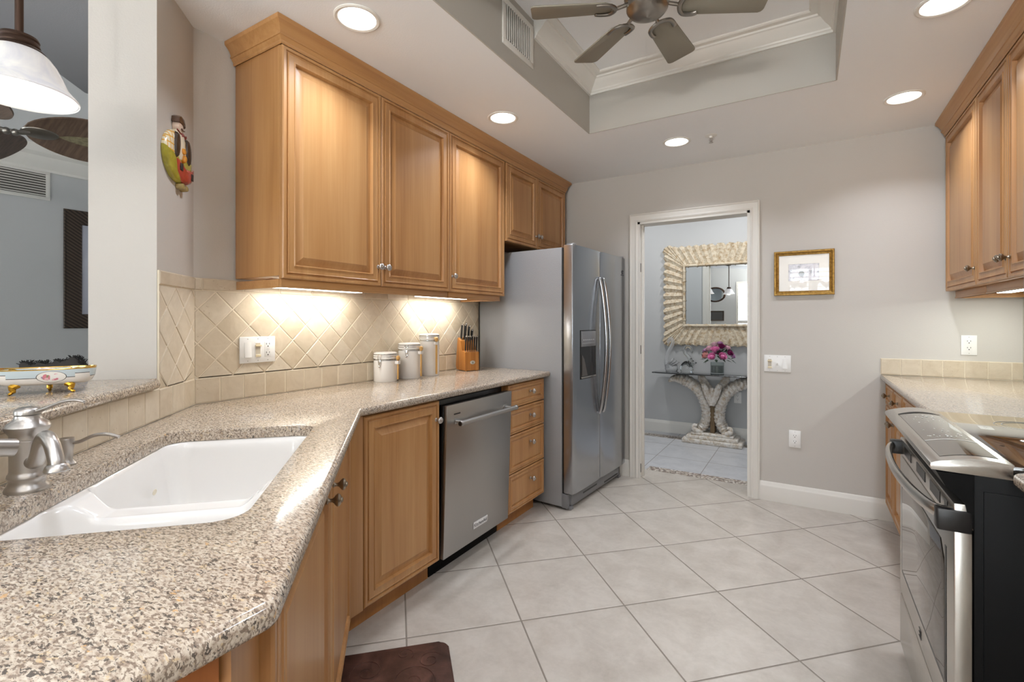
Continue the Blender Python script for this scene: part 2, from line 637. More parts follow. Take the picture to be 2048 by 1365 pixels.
b.prism([(-2.24, 0.89), (TX0, 0.89), (TX0, TY1), (-2.24, TY1)], CZ, CZ + 0.1)
b.prism([(TX1, TY1), (1.16, TY1), (1.16, -2.51), (TX1, -1.472)], CZ, CZ + 0.1)
b.prism([(-2.24, 0.89), (TX1, -1.472), (TX1, TY0), (TX0, TY0), (TX0, 0.89)], CZ, CZ + 0.1)
struct('ceiling', b, M['ceil'], smooth=0)
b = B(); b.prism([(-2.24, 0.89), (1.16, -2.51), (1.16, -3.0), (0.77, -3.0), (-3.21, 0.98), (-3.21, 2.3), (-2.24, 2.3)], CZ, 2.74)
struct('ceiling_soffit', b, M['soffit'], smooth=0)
b = B(); b.prism([(-5.5, -3.0), (0.75, -3.0), (-3.21, 0.96), (-3.21, 2.3), (-5.5, 2.3)], 2.72, 2.8)
struct('ceiling_dining', b, M['ceil'], smooth=0)
b = B()
b.box(TX0 - 0.1, TX0, TY0 - 0.1, TY1 + 0.1, CZ + 0.1, TZ + 0.1); b.box(TX1, TX1 + 0.1, TY0 - 0.1, TY1 + 0.1, CZ + 0.1, TZ + 0.1)
b.box(TX0, TX1, TY1, TY1 + 0.1, CZ + 0.1, TZ + 0.1); b.box(TX0, TX1, TY0 - 0.1, TY0, CZ + 0.1, TZ + 0.1)
# inner face of the drop runs flush from the lower ceiling
for p in ((TX0 - 0.004, TX0 + 0.002, TY0, TY1), (TX1 - 0.002, TX1 + 0.004, TY0, TY1), (TX0, TX1, TY1 - 0.002, TY1 + 0.004), (TX0, TX1, TY0 - 0.004, TY0 + 0.002)):
    b.box(*p, CZ - 0.0005, TZ)
struct('wall_tray', b, M['traywall'], smooth=0)
b = B(); b.box(TX0 - 0.1, TX1 + 0.1, TY0 - 0.1, TY1 + 0.1, TZ, TZ + 0.1); struct('ceiling_tray', b, M['ceil'], smooth=0)
TC = [(0, 2.686), (0.012, 2.686), (0.014, 2.696), (0.020, 2.700), (0.022, 2.708), (0.030, 2.716), (0.046, 2.728), (0.060, 2.745), (0.066, 2.752), (0.074, 2.755), (0.078, 2.763), (0.105, 2.763), (0.112, 2.768), (0.112, TZ), (0, TZ)]
b = B(); b.sweep(TC, [(TX0 + 0.002, 2.13), (TX0 + 0.002, TY1 - 0.002), (TX1 - 0.002, TY1 - 0.002), (TX1 - 0.002, TY0 + 0.01)], side=1)
struct('trim_2', b, M['trim'], smooth=25)
# door casing and jamb
CAS = [(0, 0), (0.062, 0), (0.062, 0.018), (0.056, 0.020), (0.050, 0.014), (0.020, 0.011), (0.012, 0.014), (0.004, 0.011), (0, 0.008)]
b = B()
def casing(b, x0, x1, ztop, y, s):
    """mitred flat casing round an opening on plane y, standing s to the room"""
    prof = CAS
    path = [((x0, 0), (-1, 0)), ((x0, ztop), (-1, 1)), ((x1, ztop), (1, 1)), ((x1, 0), (1, 0))]
    verts, faces = [], []
    m = len(prof)
    for (px, pz), (dx, dz) in path:
        for o, h in prof:
            verts.append((px + dx * o, y + s * h, pz + dz * o))
    for i in range(3):
        for k in range(m):
            k2 = (k + 1) % m
            faces.append((i * m + k, i * m + k2, (i + 1) * m + k2, (i + 1) * m + k))
    b.add(verts, faces)
    bmesh.ops.recalc_face_normals(b.bm, faces=b.bm.faces[:])
casing(b, -1.163, -0.35, 2.055, YB, -1)
casing(b, -1.163, -0.35, 2.055, 3.96, 1)
b.box(-1.163, -1.145, YB - 0.004, 3.964, 0, 2.055); b.box(-0.368, -0.35, YB - 0.004, 3.964, 0, 2.055); b.box(-1.163, -0.35, YB - 0.004, 3.964, 2.037, 2.055)
b.box(-1.145, -1.133, 3.885, 3.925, 0, 2.037, 0.002)
struct('trim_3', b, M['casing'], smooth=25)
b = B()
for z in (1.69, 1.03, 0.075):
    b.box(-1.146, -1.1435, 3.848, 3.862, z - 0.035, z + 0.035, 0.001)
struct('trim_4', b, M['slot'])
BBP = [(0, 0), (0.015, 0), (0.015, 0.098), (0.013, 0.106), (0.009, 0.112), (0.008, 0.122), (0.003, 0.130), (0, 0.131)]
b = B(); b.sweep(BBP, [(-0.288, YB), (0.46, YB)], side=1); b.sweep(BBP, [(-1.31, YB), (-1.226, YB)], side=1); struct('baseboard_back', b, M['casing'])
b = B(); b.sweep(BBP, [(-3.0, YH), (1.5, YH)], side=1); struct('baseboard_hall', b, M['trim'])
b = B(); b.sweep([(0, 2.52), (0.02, 2.52), (0.024, 2.54), (0.05, 2.57), (0.075, 2.60), (0.085, 2.63), (0.12, 2.655), (0.12, 2.72), (0, 2.72)], [(-5.5, -2.9), (-5.5, 2.3)], side=1)
struct('trim_5', b, M['trim'], smooth=25)

# rear windows, the added dining one included: lit panes behind white shutters
M['pane'] = plain('daylit_pane', sr(200, 210, 220), 0.3, 0, emis=(0.90, 0.96, 1.0, 1), es=DAY)
for k, (a, c, z0, z1) in enumerate(WIN):
    b = B(); b.box(a, c, -3.10, -3.08, z0, z1)
    wo = struct('window_%d' % (k + 1), b, M['pane'], smooth=0)
    b = B()
    for q in (a, c - 0.05): b.box(q, q + 0.05, -3.07, -2.985, z0, z1)
    for q in (z0, (z0 + z1) / 2 - 0.03, z1 - 0.05): b.box(a, c, -3.07, -2.99, q, q + 0.06)
    nb = max(1, round((c - a) / 0.4))
    for i in range(1, nb): b.box(a + (c - a) * i / nb - 0.025, a + (c - a) * i / nb + 0.025, -3.07, -2.99, z0, z1)
    obj('window_frame', b, M['trim'], wo)
    b = B()
    z = z0 + 0.1
    while z < z1 - 0.08:
        b.box(a + 0.03, c - 0.03, -0.033, 0.033, -0.004, 0.004, M=T(0, -3.035, z) @ RX(0.25)); z += 0.092
    obj('shutter_louvres', b, M['trim'], wo)
# ------------------------------------------------------------------ backsplash tiles
def clip(poly, x0, x1, y0, y1):
    def cut(P, f):
        out = []
        for i in range(len(P)):
            a, c = P[i - 1], P[i]
            fa, fc = f(a), f(c)
            if fa >= 0 or fc >= 0:
                if fa >= 0 and fc >= 0: out.append(c)
                else:
                    t = fa / (fa - fc)
                    m = (a[0] + (c[0] - a[0]) * t, a[1] + (c[1] - a[1]) * t)
                    if fa >= 0: out.append(m)
                    else: out += [m, c]
        return out
    for f in (lambda p: p[0] - x0, lambda p: x1 - p[0], lambda p: p[1] - y0, lambda p: y1 - p[1]):
        if len(poly) < 3: return []
        poly = cut(poly, f)
    return poly

def inset(poly, d):
    n = len(poly); out = []
    for i in range(n):
        p0, p1, p2 = Vector(poly[i - 1]), Vector(poly[i]), Vector(poly[(i + 1) % n])
        a, c = (p1 - p0), (p2 - p1)
        if a.length < 1e-5 or c.length < 1e-5: return None
        a.normalize(); c.normalize()
        na, nc = Vector((-a.y, a.x)), Vector((-c.y, c.x))
        bb = na + nc
        k = bb.dot(na)
        if k < 0.25: return None
        out.append(tuple(p1 + bb / k * d))
    return out

def area(p):
    return 0.5 * sum(p[i - 1][0] * p[i][1] - p[i][0] * p[i - 1][1] for i in range(len(p)))

def tile(b, poly, M_, t=0.008):
    if len(poly) < 3: return
    if area(poly) < 0: poly = poly[::-1]
    if area(poly) < 2e-5: return
    # drop doubled points
    q = [p for i, p in enumerate(poly) if (Vector(p) - Vector(poly[i - 1])).length > 1e-4]
    if len(q) < 3: return
    a = inset(q, 0.0012); c = inset(q, 0.0042)
    if not a or not c or area(c) <= 0: return
    n = len(a)
    jit = rnd.uniform(-0.0006, 0.0006)
    vs = [(p[0], p[1], 0.001) for p in a] + [(p[0], p[1], t - 0.0025 + jit) for p in a] + [(p[0], p[1], t + jit) for p in c]
    fs = []
    for r in range(2):
        for i in range(n):
            j = (i + 1) % n
            fs.append((r * n + i, r * n + j, (r + 1) * n + j, (r + 1) * n + i))
    fs.append(tuple(2 * n + i for i in range(n)))
    b.add(vs, fs, M_)

def splash(name, label, M_, x0, x1, z0, zr, zf, zc, xo, dz0, field=True, pitch=0.0995, half=0.0706):
    """bottom row z0..zr, diamonds zr..zf, cap zf..zc; local x along the wall, local y up"""
    b = B()
    k0 = math.floor((x0 - xo) / pitch)
    for k in range(k0, k0 + int((x1 - x0) / pitch) + 3):
        tile(b, clip([(xo + k * pitch, z0), (xo + (k + 1) * pitch, z0), (xo + (k + 1) * pitch, zr), (xo + k * pitch, zr)], x0, x1, z0, zr), M_)
    if field:
        i0 = int((x0 - dz0[0]) / half) - 3
        for i in range(i0, i0 + int((x1 - x0) / half) + 7):
            for j in range(-2, int((zf - zr) / half) + 3):
                if (i + j) % 2: continue
                cx, cz = dz0[0] + i * half, dz0[1] + (j + 1) * half
                tile(b, clip([(cx, cz - half), (cx + half, cz), (cx, cz + half), (cx - half, cz)], x0, x1, zr, zf), M_)
        w = 0.17; k0 = math.floor((x0 - xo) / w)
        for k in range(k0, k0 + int((x1 - x0) / w) + 3):
            tile(b, clip([(xo + k * w, zf), (xo + (k + 1) * w, zf), (xo + (k + 1) * w, zc), (xo + k * w, zc)], x0, x1, zf, zc), M_, 0.0095)
    o = obj(name, b, M['trav'])
    tag(o, label, 'backsplash')
    g = B(); g.box(x0, x1, z0 - 0.001, zc if field else zr, 0.0008, 0.0060, M=M_)
    obj('grout_bed', g, M['grout'], o)
    return o

ML = axes((XL, 0, 0), (0, 1, 0), (0, 0, 1), (1, 0, 0))
splash('tile_backsplash', 'tumbled travertine backsplash in diamonds behind the canisters and switch plate', ML, 0.99, 2.965, 0.922, 1.026, 1.386, 1.436, 1.191, (1.285, 1.027))
aD = Vector((S2, -S2, 0)); vD = Vector((S2, S2, 0))
MD = axes(pt(0, -0.799), (-S2, S2, 0), (0, 0, 1), (S2, S2, 0))     # local x runs to the left-wall corner (x = -u)
splash('tile_backsplash', 'narrow strip of travertine backsplash on the angled wall below the chef plaque', MD, 1.894, 2.192, 0.922, 1.026, 1.386, 1.436, 1.894, (1.95, 1.027))
splash('tile_backsplash', 'single low row of travertine tiles under the raised bar ledge by the faucet', MD, 0.90, 1.893, 0.922, 1.030, 1.386, 1.436, 1.894, (0, 0), field=False)
MR = axes((0, YB, 0), (1, 0, 0), (0, 0, 1), (0, -1, 0))
splash('tile_backsplash', 'single row of pale travertine tiles on the back wall above the right countertop', MR, 0.397, 1.04, 0.922, 1.024, 0, 0, 0.397, (0, 0), field=False)

# ------------------------------------------------------------------ granite
def slab(loops_outer, hole, z0, z1, front, bev=0.013, hole_bev=0.003):
    bm = bmesh.new()
    def loop(P):
        vs = [bm.verts.new((p[0], p[1], z1)) for p in P]
        return [bm.edges.new((vs[i], vs[(i + 1) % len(vs)])) for i in range(len(vs))]
    es = loop(loops_outer)
    if hole: es += loop(hole)
    bmesh.ops.triangle_fill(bm, use_beauty=True, use_dissolve=False, edges=es)
    for f in bm.faces:
        if f.normal.z < 0: f.normal_flip()
    top = bm.faces[:]
    r = bmesh.ops.extrude_face_region(bm, geom=top)
    for v in [g for g in r['geom'] if isinstance(g, bmesh.types.BMVert)]:
        v.co.z = z1
    for f in top:
        for v in f.verts: v.co.z = z0
    bmesh.ops.recalc_face_normals(bm, faces=bm.faces[:])
    fr = set((round(p[0], 4), round(p[1], 4)) for p in front)
    ho = set((round(p[0], 4), round(p[1], 4)) for p in hole) if hole else set()
    def key(v): return (round(v.co.x, 4), round(v.co.y, 4))
    e1, e2 = [], []
    for e in bm.edges:
        a, c = e.verts
        if abs(a.co.z - c.co.z) > 1e-6: continue
        side = any(abs(f.normal.z) < 0.5 for f in e.link_faces)
        if not side: continue
        if key(a) in fr and key(c) in fr: e1.append(e)
        elif key(a) in ho and key(c) in ho and a.co.z > z0 + 1e-4: e2.append(e)
    bmesh.ops.bevel(bm, geom=e1, offset=bev, segments=4, profile=0.5, affect='EDGES', clamp_overlap=False)
    e2 = [e for e in e2 if e.is_valid]
    if e2: bmesh.ops.bevel(bm, geom=e2, offset=hole_bev, segments=2, profile=0.5, affect='EDGES', clamp_overlap=False)
    b = B(); b.merge(bm)
    return b

CT0, CT1 = 0.886, 0.920
XF = -1.478
yk = -0.197 - XF
front = [(XF, 2.905), (XF, yk + 0.02)] + [(XF + 0.006, yk + 0.004)]
ye = -0.197 + 0.548
cnr = arc(-0.548 - 0.035, ye + 0.035 * 0.414 - 0.0145 - 0.035 + 0.0145, 0.035, PI / 4, 0, 6)
# corner where the diagonal front meets the end run
ccx, ccy = -0.548 - 0.035, ye - 0.035 * (math.sqrt(2) - 1)
cnr = [(ccx + 0.035 * math.cos(a), ccy + 0.035 * math.sin(a)) for a in [PI / 4 * (1 - i / 6) for i in range(7)]]
front += cnr + [(-0.548, -1.2)]
outer = [(-2.112, 2.948)] + front + [(-1.192, -1.2), (-1.192, 0.07), (-2.112, 0.995)]
sink_uv = rrect(-1.69, -0.912, -0.675, -0.258, 0.055, 7)
hole = [tuple(pt(u, v).xy) for u, v in sink_uv]
b = slab(outer, hole, CT0, CT1, front)
tag(obj('granite_countertop', b, M['granite']), 'speckled beige granite countertop around the corner sink on the left', 'countertop')
# raised bar ledge
led = [(-1.893, -0.80), (-1.868, -0.80)] + [(-1.868 + 0.006, -0.79)] + [(-1.862, -0.782), (-1.858, -0.774), (-0.78, -0.774)]
ledw = [tuple(pt(u, v).xy) for u, v in led]
xe = -1.165
ledfront = ledw[1:-1] + [(xe, -1.095 - xe), (xe, -1.25)]
ledge = [ledw[0]] + ledfront + [(-1.62, -1.25), (-1.62, -1.095 - 0.45 * 1.414 + 1.62), tuple(pt(-1.893, -1.22).xy)]
b = slab(ledge, None, 1.030, 1.063, ledfront, 0.014)
tag(obj('granite_bar_ledge', b, M['granite']), 'raised granite bar ledge with rounded edge holding the porcelain dish', 'countertop')
# right counter, two pieces either side of the range
RF = 0.395
fr2 = [(RF, 3.83), (RF, 2.336)]
b = slab([(XR, 3.83), (RF, 3.83), (RF, 2.336), (XR, 2.336)], None, CT0, CT1, fr2, 0.012)
tag(obj('granite_countertop', b, M['granite']), 'pale glossy granite countertop on the right between range and back wall', 'countertop')
fr3 = [(RF, -0.4), (RF, 1.512), (RF + 0.012, 1.524), (RF + 0.03, 1.53), (XR, 1.53)]
b = slab([(XR, -0.4)] + fr3, None, CT0, CT1, fr3, 0.012)
tag(obj('granite_countertop', b, M['granite']), 'rounded granite corner at the right edge in front of the range side', 'countertop')
# ------------------------------------------------------------------ cabinets
def door_rings(t=0.020, s=1.0):
    return [(0, t - 0.005), (0.002, t - 0.002), (0.005, t), (0.015 * s, t), (0.017 * s, t - 0.006), (0.0215 * s, t - 0.006), (0.0235 * s, t - 0.0005), (0.026 * s, t + 0.0005),
            (0.028 * s, t - 0.001), (0.050 * s, t - 0.001), (0.052 * s, t + 0.002), (0.0555 * s, t + 0.002), (0.058 * s, t - 0.004), (0.060 * s, t - 0.014), (0.064 * s, t - 0.014), (0.090 * s, t - 0.004), (0.092 * s, t - 0.002)]

def drawer_rings(t=0.020):
    return [(0, t - 0.005), (0.002, t - 0.002), (0.005, t), (0.011, t), (0.0125, t - 0.004), (0.015, t - 0.004), (0.0165, t), (0.019, t), (0.030, t - 0.001), (0.0315, t + 0.001), (0.034, t - 0.002), (0.0355, t - 0.008), (0.038, t - 0.008), (0.046, t - 0.004)]

def knob_bm(s=1.0):
    b = B()
    b.lathe([(0.0001, 0), (0.0085, 0), (0.009, 0.002), (0.006, 0.004), (0.0045, 0.008), (0.0045, 0.013), (0.007, 0.017), (0.012, 0.021), (0.0155, 0.025), (0.016, 0.029), (0.013, 0.033), (0.008, 0.0355), (0.0065, 0.0355), (0.006, 0.038), (0.004, 0.0395), (0.0001, 0.040)], 20, Matrix.Scale(s, 4))
    return b

KN = {}
def knob(parent, Mk, s=1.0, mat='nickel'):
    """knob with its axis along local z of Mk"""
    b = knob_bm(s)
    b.bm.transform(Mk)
    return obj('knob', b, M[mat], parent)

def front(parent, name, Mf, w, h, k=None, rings=None, mat='wood', kmat='nickel'):
    """door or drawer front in the plane of Mf (x across, y up, z out); k = knob place"""
    b = B(); b.rings(w, h, rings or door_rings(), Mf)
    d = obj(name, b, M[mat], parent, smooth=25)
    if k: knob(d, Mf @ T(k[0], k[1], 0.019), mat=kmat)
    return d

def FM(p, xdir, ndir):
    return axes(p, xdir, (0, 0, 1), ndir)

# upper cabinets, left wall: doors face +x; looking at the front, local x runs along -y ... use +y with a left-handed guard
def left_front(parent, name, xf, y0, y1, z0, z1, k=None, rings=None):
    # x axis = +y, y axis = +z, z axis = +x  (right-handed)
    return front(parent, name, axes((xf, y0, z0), (0, 1, 0), (0, 0, 1), (1, 0, 0)), y1 - y0, z1 - z0, k, rings)

def right_front(parent, name, xf, y0, y1, z0, z1, k=None, rings=None):
    # faces -x: x axis = -y
    return front(parent, name, axes((xf, y1, z0), (0, -1, 0), (0, 0, 1), (-1, 0, 0)), y1 - y0, z1 - z0, k, rings, kmat='bronze_nickel')

XD = -1.795      # door back plane, left uppers
def upper_left(label, y0, y1, z0, doors, val=True, zv=1.395):
    t = thing('wall_cabinet', label, 'cabinet', ((-2.11 + XD) / 2, (y0 + y1) / 2, z0))
    b = B(); b.box(-2.11, XD, y0 + 0.001, y1 - 0.001, z0 + 0.012, 2.365, 0.0015)
    obj('body', b, M['wood'], t)
    b = B(); b.box(XD, XD + 0.004, y0 + 0.001, y1 - 0.001, z0, 2.368); obj('face_frame', b, M['wood'], t)
    for (a, c, ks) in doors:
        w = c - a - 0.003
        kx = 0.022 if ks == 'l' else w - 0.022
        left_front(t, 'door', XD + 0.004, a + 0.0015, c - 0.0015, z0, 2.360, (kx, 0.092))
    if val:
        b = B()
        b.box(XD - 0.008, XD + 0.010, y0 + 0.004, y1 - 0.004 if y1 < 2.5 else y1 - 0.045, zv, z0, 0.002)
        b.box(XD - 0.006, XD + 0.0125, y0 + 0.003, y1 - 0.004 if y1 < 2.5 else y1 - 0.044, zv, zv + 0.007, 0.002)
        if y0 < 1.3:
            b.box(-2.11, XD - 0.008, y0 + 0.004, y0 + 0.020, zv, z0 - 0.001, 0.002)
        if y1 > 2.5:
            b.box(-2.11, XD - 0.008, y1 - 0.062, y1 - 0.046, zv, z0 - 0.001, 0.002)
        obj('light_valance', b, M['woodh'], t)
    return t

upper_left('two-door maple wall cabinet nearest the chef plaque', 1.152, 2.199, 1.430, [(1.152, 1.674, 'r'), (1.674, 2.199, 'l')])
upper_left('single-door maple wall cabinet above the three canisters and knife block', 2.199, 2.800, 1.430, [(2.199, 2.797, 'l')])
upper_left('short two-door maple cabinet directly above the refrigerator', 2.812, 3.772, 1.815, [(2.816, 3.266, 'r'), (3.266, 3.768, 'l')], val=False)
CR = [(0.0, 2.362), (0.004, 2.360), (0.008, 2.364), (0.008, 2.374), (0.013, 2.380), (0.016, 2.387), (0.020, 2.388), (0.021, 2.392), (0.017, 2.394), (0.019, 2.402), (0.024, 2.413), (0.031, 2.423), (0.038, 2.430), (0.042, 2.433), (0.044, 2.438), (0.044, CZ - 0.001), (0.0, CZ - 0.001)]
b = B(); b.sweep(CR, [(-2.112, 1.152), (-1.777, 1.152), (-1.777, 3.770), (-2.112, 3.770)], side=1)
tag(obj('cabinet_crown_molding', b, M['woodh'], smooth=28), 'maple crown molding along the top of the left wall cabinets', 'molding', kind='thing')

# right wall uppers (doors face -x)
XDR = 0.725
def upper_right(label, y0, y1, z0, doors):
    t = thing('wall_cabinet', label, 'cabinet', ((1.03 + XDR) / 2, (y0 + y1) / 2, z0))
    b = B(); b.box(XDR, 1.035, y0 + 0.001, y1 - 0.001, z0 + 0.012, 2.365, 0.0015); obj('body', b, M['wood'], t)
    b = B(); b.box(XDR - 0.004, XDR, y0 + 0.001, y1 - 0.001, z0, 2.368); obj('face_frame', b, M['wood'], t)
    for (a, c, ks) in doors:
        w = c - a - 0.003
        kx = 0.024 if ks == 'far' else w - 0.024       # local x runs from far (y1) to near (y0)
        right_front(t, 'door', XDR - 0.004, a + 0.0015, c - 0.0015, z0, 2.360, (kx, 0.085))
    b = B()
    b.box(XDR - 0.008 + 0.02, XDR + 0.030, y0 + 0.004, y1 - (0.05 if y1 > 3.6 else 0.004), 1.392, z0, 0.002)
    b.box(XDR - 0.011 + 0.02, XDR + 0.030, y0 + 0.004, y1 - (0.05 if y1 > 3.6 else 0.004), 1.392, 1.400, 0.002)
    if y1 > 3.6: b.box(XDR + 0.03, 1.035, y1 - 0.066, y1 - 0.05, 1.392, z0 - 0.001, 0.002)
    obj('light_valance', b, M['woodh'], t)
    return t
upper_right('single-door maple wall cabinet against the back wall on the right', 3.186, 3.800, 1.436, [(3.186, 3.797, 'near')])
upper_right('two-door maple wall cabinet at the right edge with paired knobs', 2.336, 3.186, 1.436, [(2.753, 3.184, 'near'), (2.338, 2.753, 'far')])
b = B(); b.sweep([(o * 1.12, z) for o, z in CR], [(0.704, 3.803), (0.704, 2.20)], side=1)
b.box(0.704, 1.03, 2.2, 3.80, 2.37, CZ - 0.002)
tag(obj('cabinet_crown_molding', b, M['woodh'], smooth=28), 'maple crown molding along the top of the right wall cabinets', 'molding', kind='thing')

# base cabinet with one door, left run
XB = -1.525
t = thing('base_cabinet', 'single-door maple base cabinet between corner sink and dishwasher', 'cabinet', (-1.82, 1.51, 0))
b = B(); b.box(-2.10, XB, 1.262, 1.796, 0.102, 0.884, 0.001); obj('body', b, M['wood'], t)
b = B(); b.box(-2.05, -1.585, 1.30, 1.796, 0, 0.102); obj('toe_kick', b, M['toe'], t)
b = B(); b.box(XB, XB + 0.018, 1.262, 1.326, 0.106, 0.880, 0.002); obj('filler_strip', b, M['wood'], t)
left_front(t, 'door', XB, 1.331, 1.792, 0.110, 0.877, (0.461 - 0.026, 0.680))
# drawer stack
t = thing('drawer_cabinet', 'four-drawer maple base cabinet between dishwasher and refrigerator', 'cabinet', (-1.82, 2.64, 0))
b = B(); b.box(-2.10, XB, 2.417, 2.872, 0.102, 0.884, 0.001); obj('body', b, M['wood'], t)
b = B(); b.box(-2.05, -1.585, 2.417, 2.86, 0, 0.102); obj('toe_kick', b, M['toe'], t)
for z0, z1 in ((0.737, 0.877), (0.577, 0.732), (0.343, 0.572), (0.110, 0.338)):
    left_front(t, 'drawer', XB, 2.420, 2.869, z0, z1, (0.262, (z1 - z0) * (0.56 if z1 - z0 < 0.2 else 0.66)), drawer_rings())
# sink cabinet across the corner
t = thing('sink_cabinet', 'diagonal maple sink cabinet with two doors and aged nickel knobs', 'cabinet', pt(-1.3, -0.4))
vF = -0.190
b = B()
hull = [pt(-1.958, vF), pt(-0.632, vF), pt(-0.632 + 0.0, vF - 0.02), pt(-1.958, vF - 0.02)]
b.prism([tuple(p.xy) for p in hull], 0.102, 0.884); obj('face_frame', b, M['wood'], t)
b = B(); b.prism([tuple(pt(u, v).xy) for u, v in ((-1.92, -0.25), (-0.60, -0.25), (-0.60, -0.27), (-1.92, -0.27))], 0, 0.102); obj('toe_kick', b, M['toe'], t)
b = B(); b.prism([tuple(pt(u, v).xy) for u, v in ((-1.93, vF - 0.02), (-0.66, vF - 0.02), (-0.66, -0.72), (-1.93, -0.72))], 0.102, 0.120); obj('cabinet_floor', b, M['woodin'], t)
def diag_front(u0, u1, kx):
    # seen from the room the local x runs towards smaller u
    front(t, 'door', axes(pt(u1, vF, 0.110), (-S2, S2, 0), (0, 0, 1), (S2, S2, 0)), u1 - u0, 0.767, (kx, 0.695), kmat='bronze_nickel')
diag_front(-1.935, -1.358, 0.058)
diag_front(-1.352, -0.752, 0.600 - 0.058)
# end run below the raised bar
t = thing('end_cabinet', 'reddish maple end cabinet under the nearest granite corner', 'cabinet', (-0.9, -0.4, 0))
b = B(); b.prism([(-0.60, 0.245), (-0.60, -1.18), (-1.15, -1.18), (-1.15, -0.305)], 0.10, 0.884); obj('body', b, M['woodend'], t)
b = B(); b.box(-0.600, -0.582, -1.18, 0.300, 0.106, 0.880, 0.002); obj('end_panel', b, M['woodend'], t)
b = B(); b.prism([(-0.66, 0.17), (-0.66, -1.18), (-1.10, -1.18), (-1.10, -0.27)], 0, 0.10); obj('toe_kick', b, M['toe'], t)
# right base cabinets
XBR = 0.440
def base_right(label, y0, y1, cols, tk=True):
    t = thing('base_cabinet', label, 'cabinet', (0.7, (y0 + y1) / 2, 0))
    b = B(); b.box(XBR, 1.03, y0 + 0.001, y1 - 0.001, 0.102, 0.884, 0.001); obj('body', b, M['wood'], t)
    b = B(); b.box(0.50, 1.0, y0, y1, 0, 0.102); obj('toe_kick', b, M['toe'], t)
    for a, c, kd, kk in cols:
        right_front(t, 'drawer', XBR, a, c, 0.737, 0.877, ((c - a) / 2, 0.07), drawer_rings())
        right_front(t, 'door', XBR, a, c, 0.112, 0.732, (kk, 0.55))
    return t
base_right('maple base cabinet in the right corner by the back wall', 3.19, 3.826, [(3.50, 3.822, 0, 0.3), (3.195, 3.495, 0, 0.02)])
base_right('maple base cabinet beside the range on the right', 2.345, 3.188, [(2.77, 3.184, 0, 0.38), (2.350, 2.765, 0, 0.03)])

# ------------------------------------------------------------------ dishwasher
t = thing('dishwasher', 'stainless dishwasher with bar handle, door slightly ajar', 'dishwasher', (-1.82, 2.1, 0))
b = B(); b.box(-2.05, -1.550, 1.803, 2.410, 0.10, 0.868, 0.002); b.box(-1.550, -1.535, 1.803, 1.815, 0.10, 0.868)
obj('tub', b, M['black'], t)
b = B(); b.box(-2.02, -1.585, 1.803, 2.410, 0.0, 0.10, 0.002); obj('toe_panel', b, M['blackgloss'], t)
MDW = T(-1.530, 0, 0.100) @ RY(math.radians(2.0))
b = B(); b.box(0.004, 0.027, 1.816, 2.408, 0.0, 0.752, 0.003, MDW); d = obj('door', b, M['steel'], t)
b = B(); b.box(-0.018, 0.004, 1.814, 2.410, 0.002, 0.750, 0.002, MDW); obj('door_liner', b, M['black'], t)
b = B(); b.box(0.0265, 0.0285, 1.868, 1.918, 0.700, 0.706, 0, MDW); obj('vent_slot', b, M['slot'], d)
hb = B()
hb.tube([(0.082, 1.858, 0.668), (0.082, 2.366, 0.668)], 0.0125, 20, MDW)
for y in (1.885, 2.338):
    hb.tube([(0.026, y, 0.668), (0.082, y, 0.668)], 0.0085, 14, MDW)
    hb.box(0.026, 0.031, y - 0.014, y + 0.014, 0.654, 0.682, 0.002, MDW)
for y in (1.857, 2.367):
    hb.tube([(0.082, y - 0.009, 0.668), (0.082, y - 0.006, 0.668), (0.082, y + 0.006, 0.668), (0.082, y + 0.009, 0.668)], [0.0125, 0.0142, 0.0142, 0.0125], 20, MDW)
obj('handle', hb, M['steel'], d)
b = B(); b.tube([(0.082, 1.8475, 0.668), (0.082, 1.846, 0.668)], 0.010, 16, MDW); obj('handle_cap', b, M['black'], d)
b = B(); b.box(0.027, 0.0295, 2.058, 2.186, 0.062, 0.098, 0.001, MDW); bd = obj('badge', b, plain('badge_silver', sr(235, 235, 236), 0.25, 0.3), d)
def lettering(name, text, size, Mt, mat, parent, ext=0.0004):
    cu = bpy.data.curves.new(name, 'FONT')
    cu.body = text; cu.size = size; cu.extrude = ext; cu.align_x = 'CENTER'; cu.align_y = 'CENTER'
    o = bpy.data.objects.new(name, cu); col.objects.link(o)
    dg = bpy.context.evaluated_depsgraph_get()
    me = bpy.data.meshes.new_from_object(o.evaluated_get(dg))
    bpy.data.objects.remove(o); bpy.data.curves.remove(cu)
    me.transform(Mt)
    if parent is not None: me.transform(WM[parent.name].inverted())
    me.materials.clear(); me.materials.append(mat)
    o = bpy.data.objects.new(name, me); col.objects.link(o)
    if parent is not None:
        o.parent = parent; WM[o.name] = WM[parent.name]
    return o
lettering('badge_lettering', 'KitchenAid', 0.0265, MDW @ axes((0.0297, 2.122, 0.079), (0, 1, 0), (0, 0, 1), (1, 0, 0)), M['black'], d)

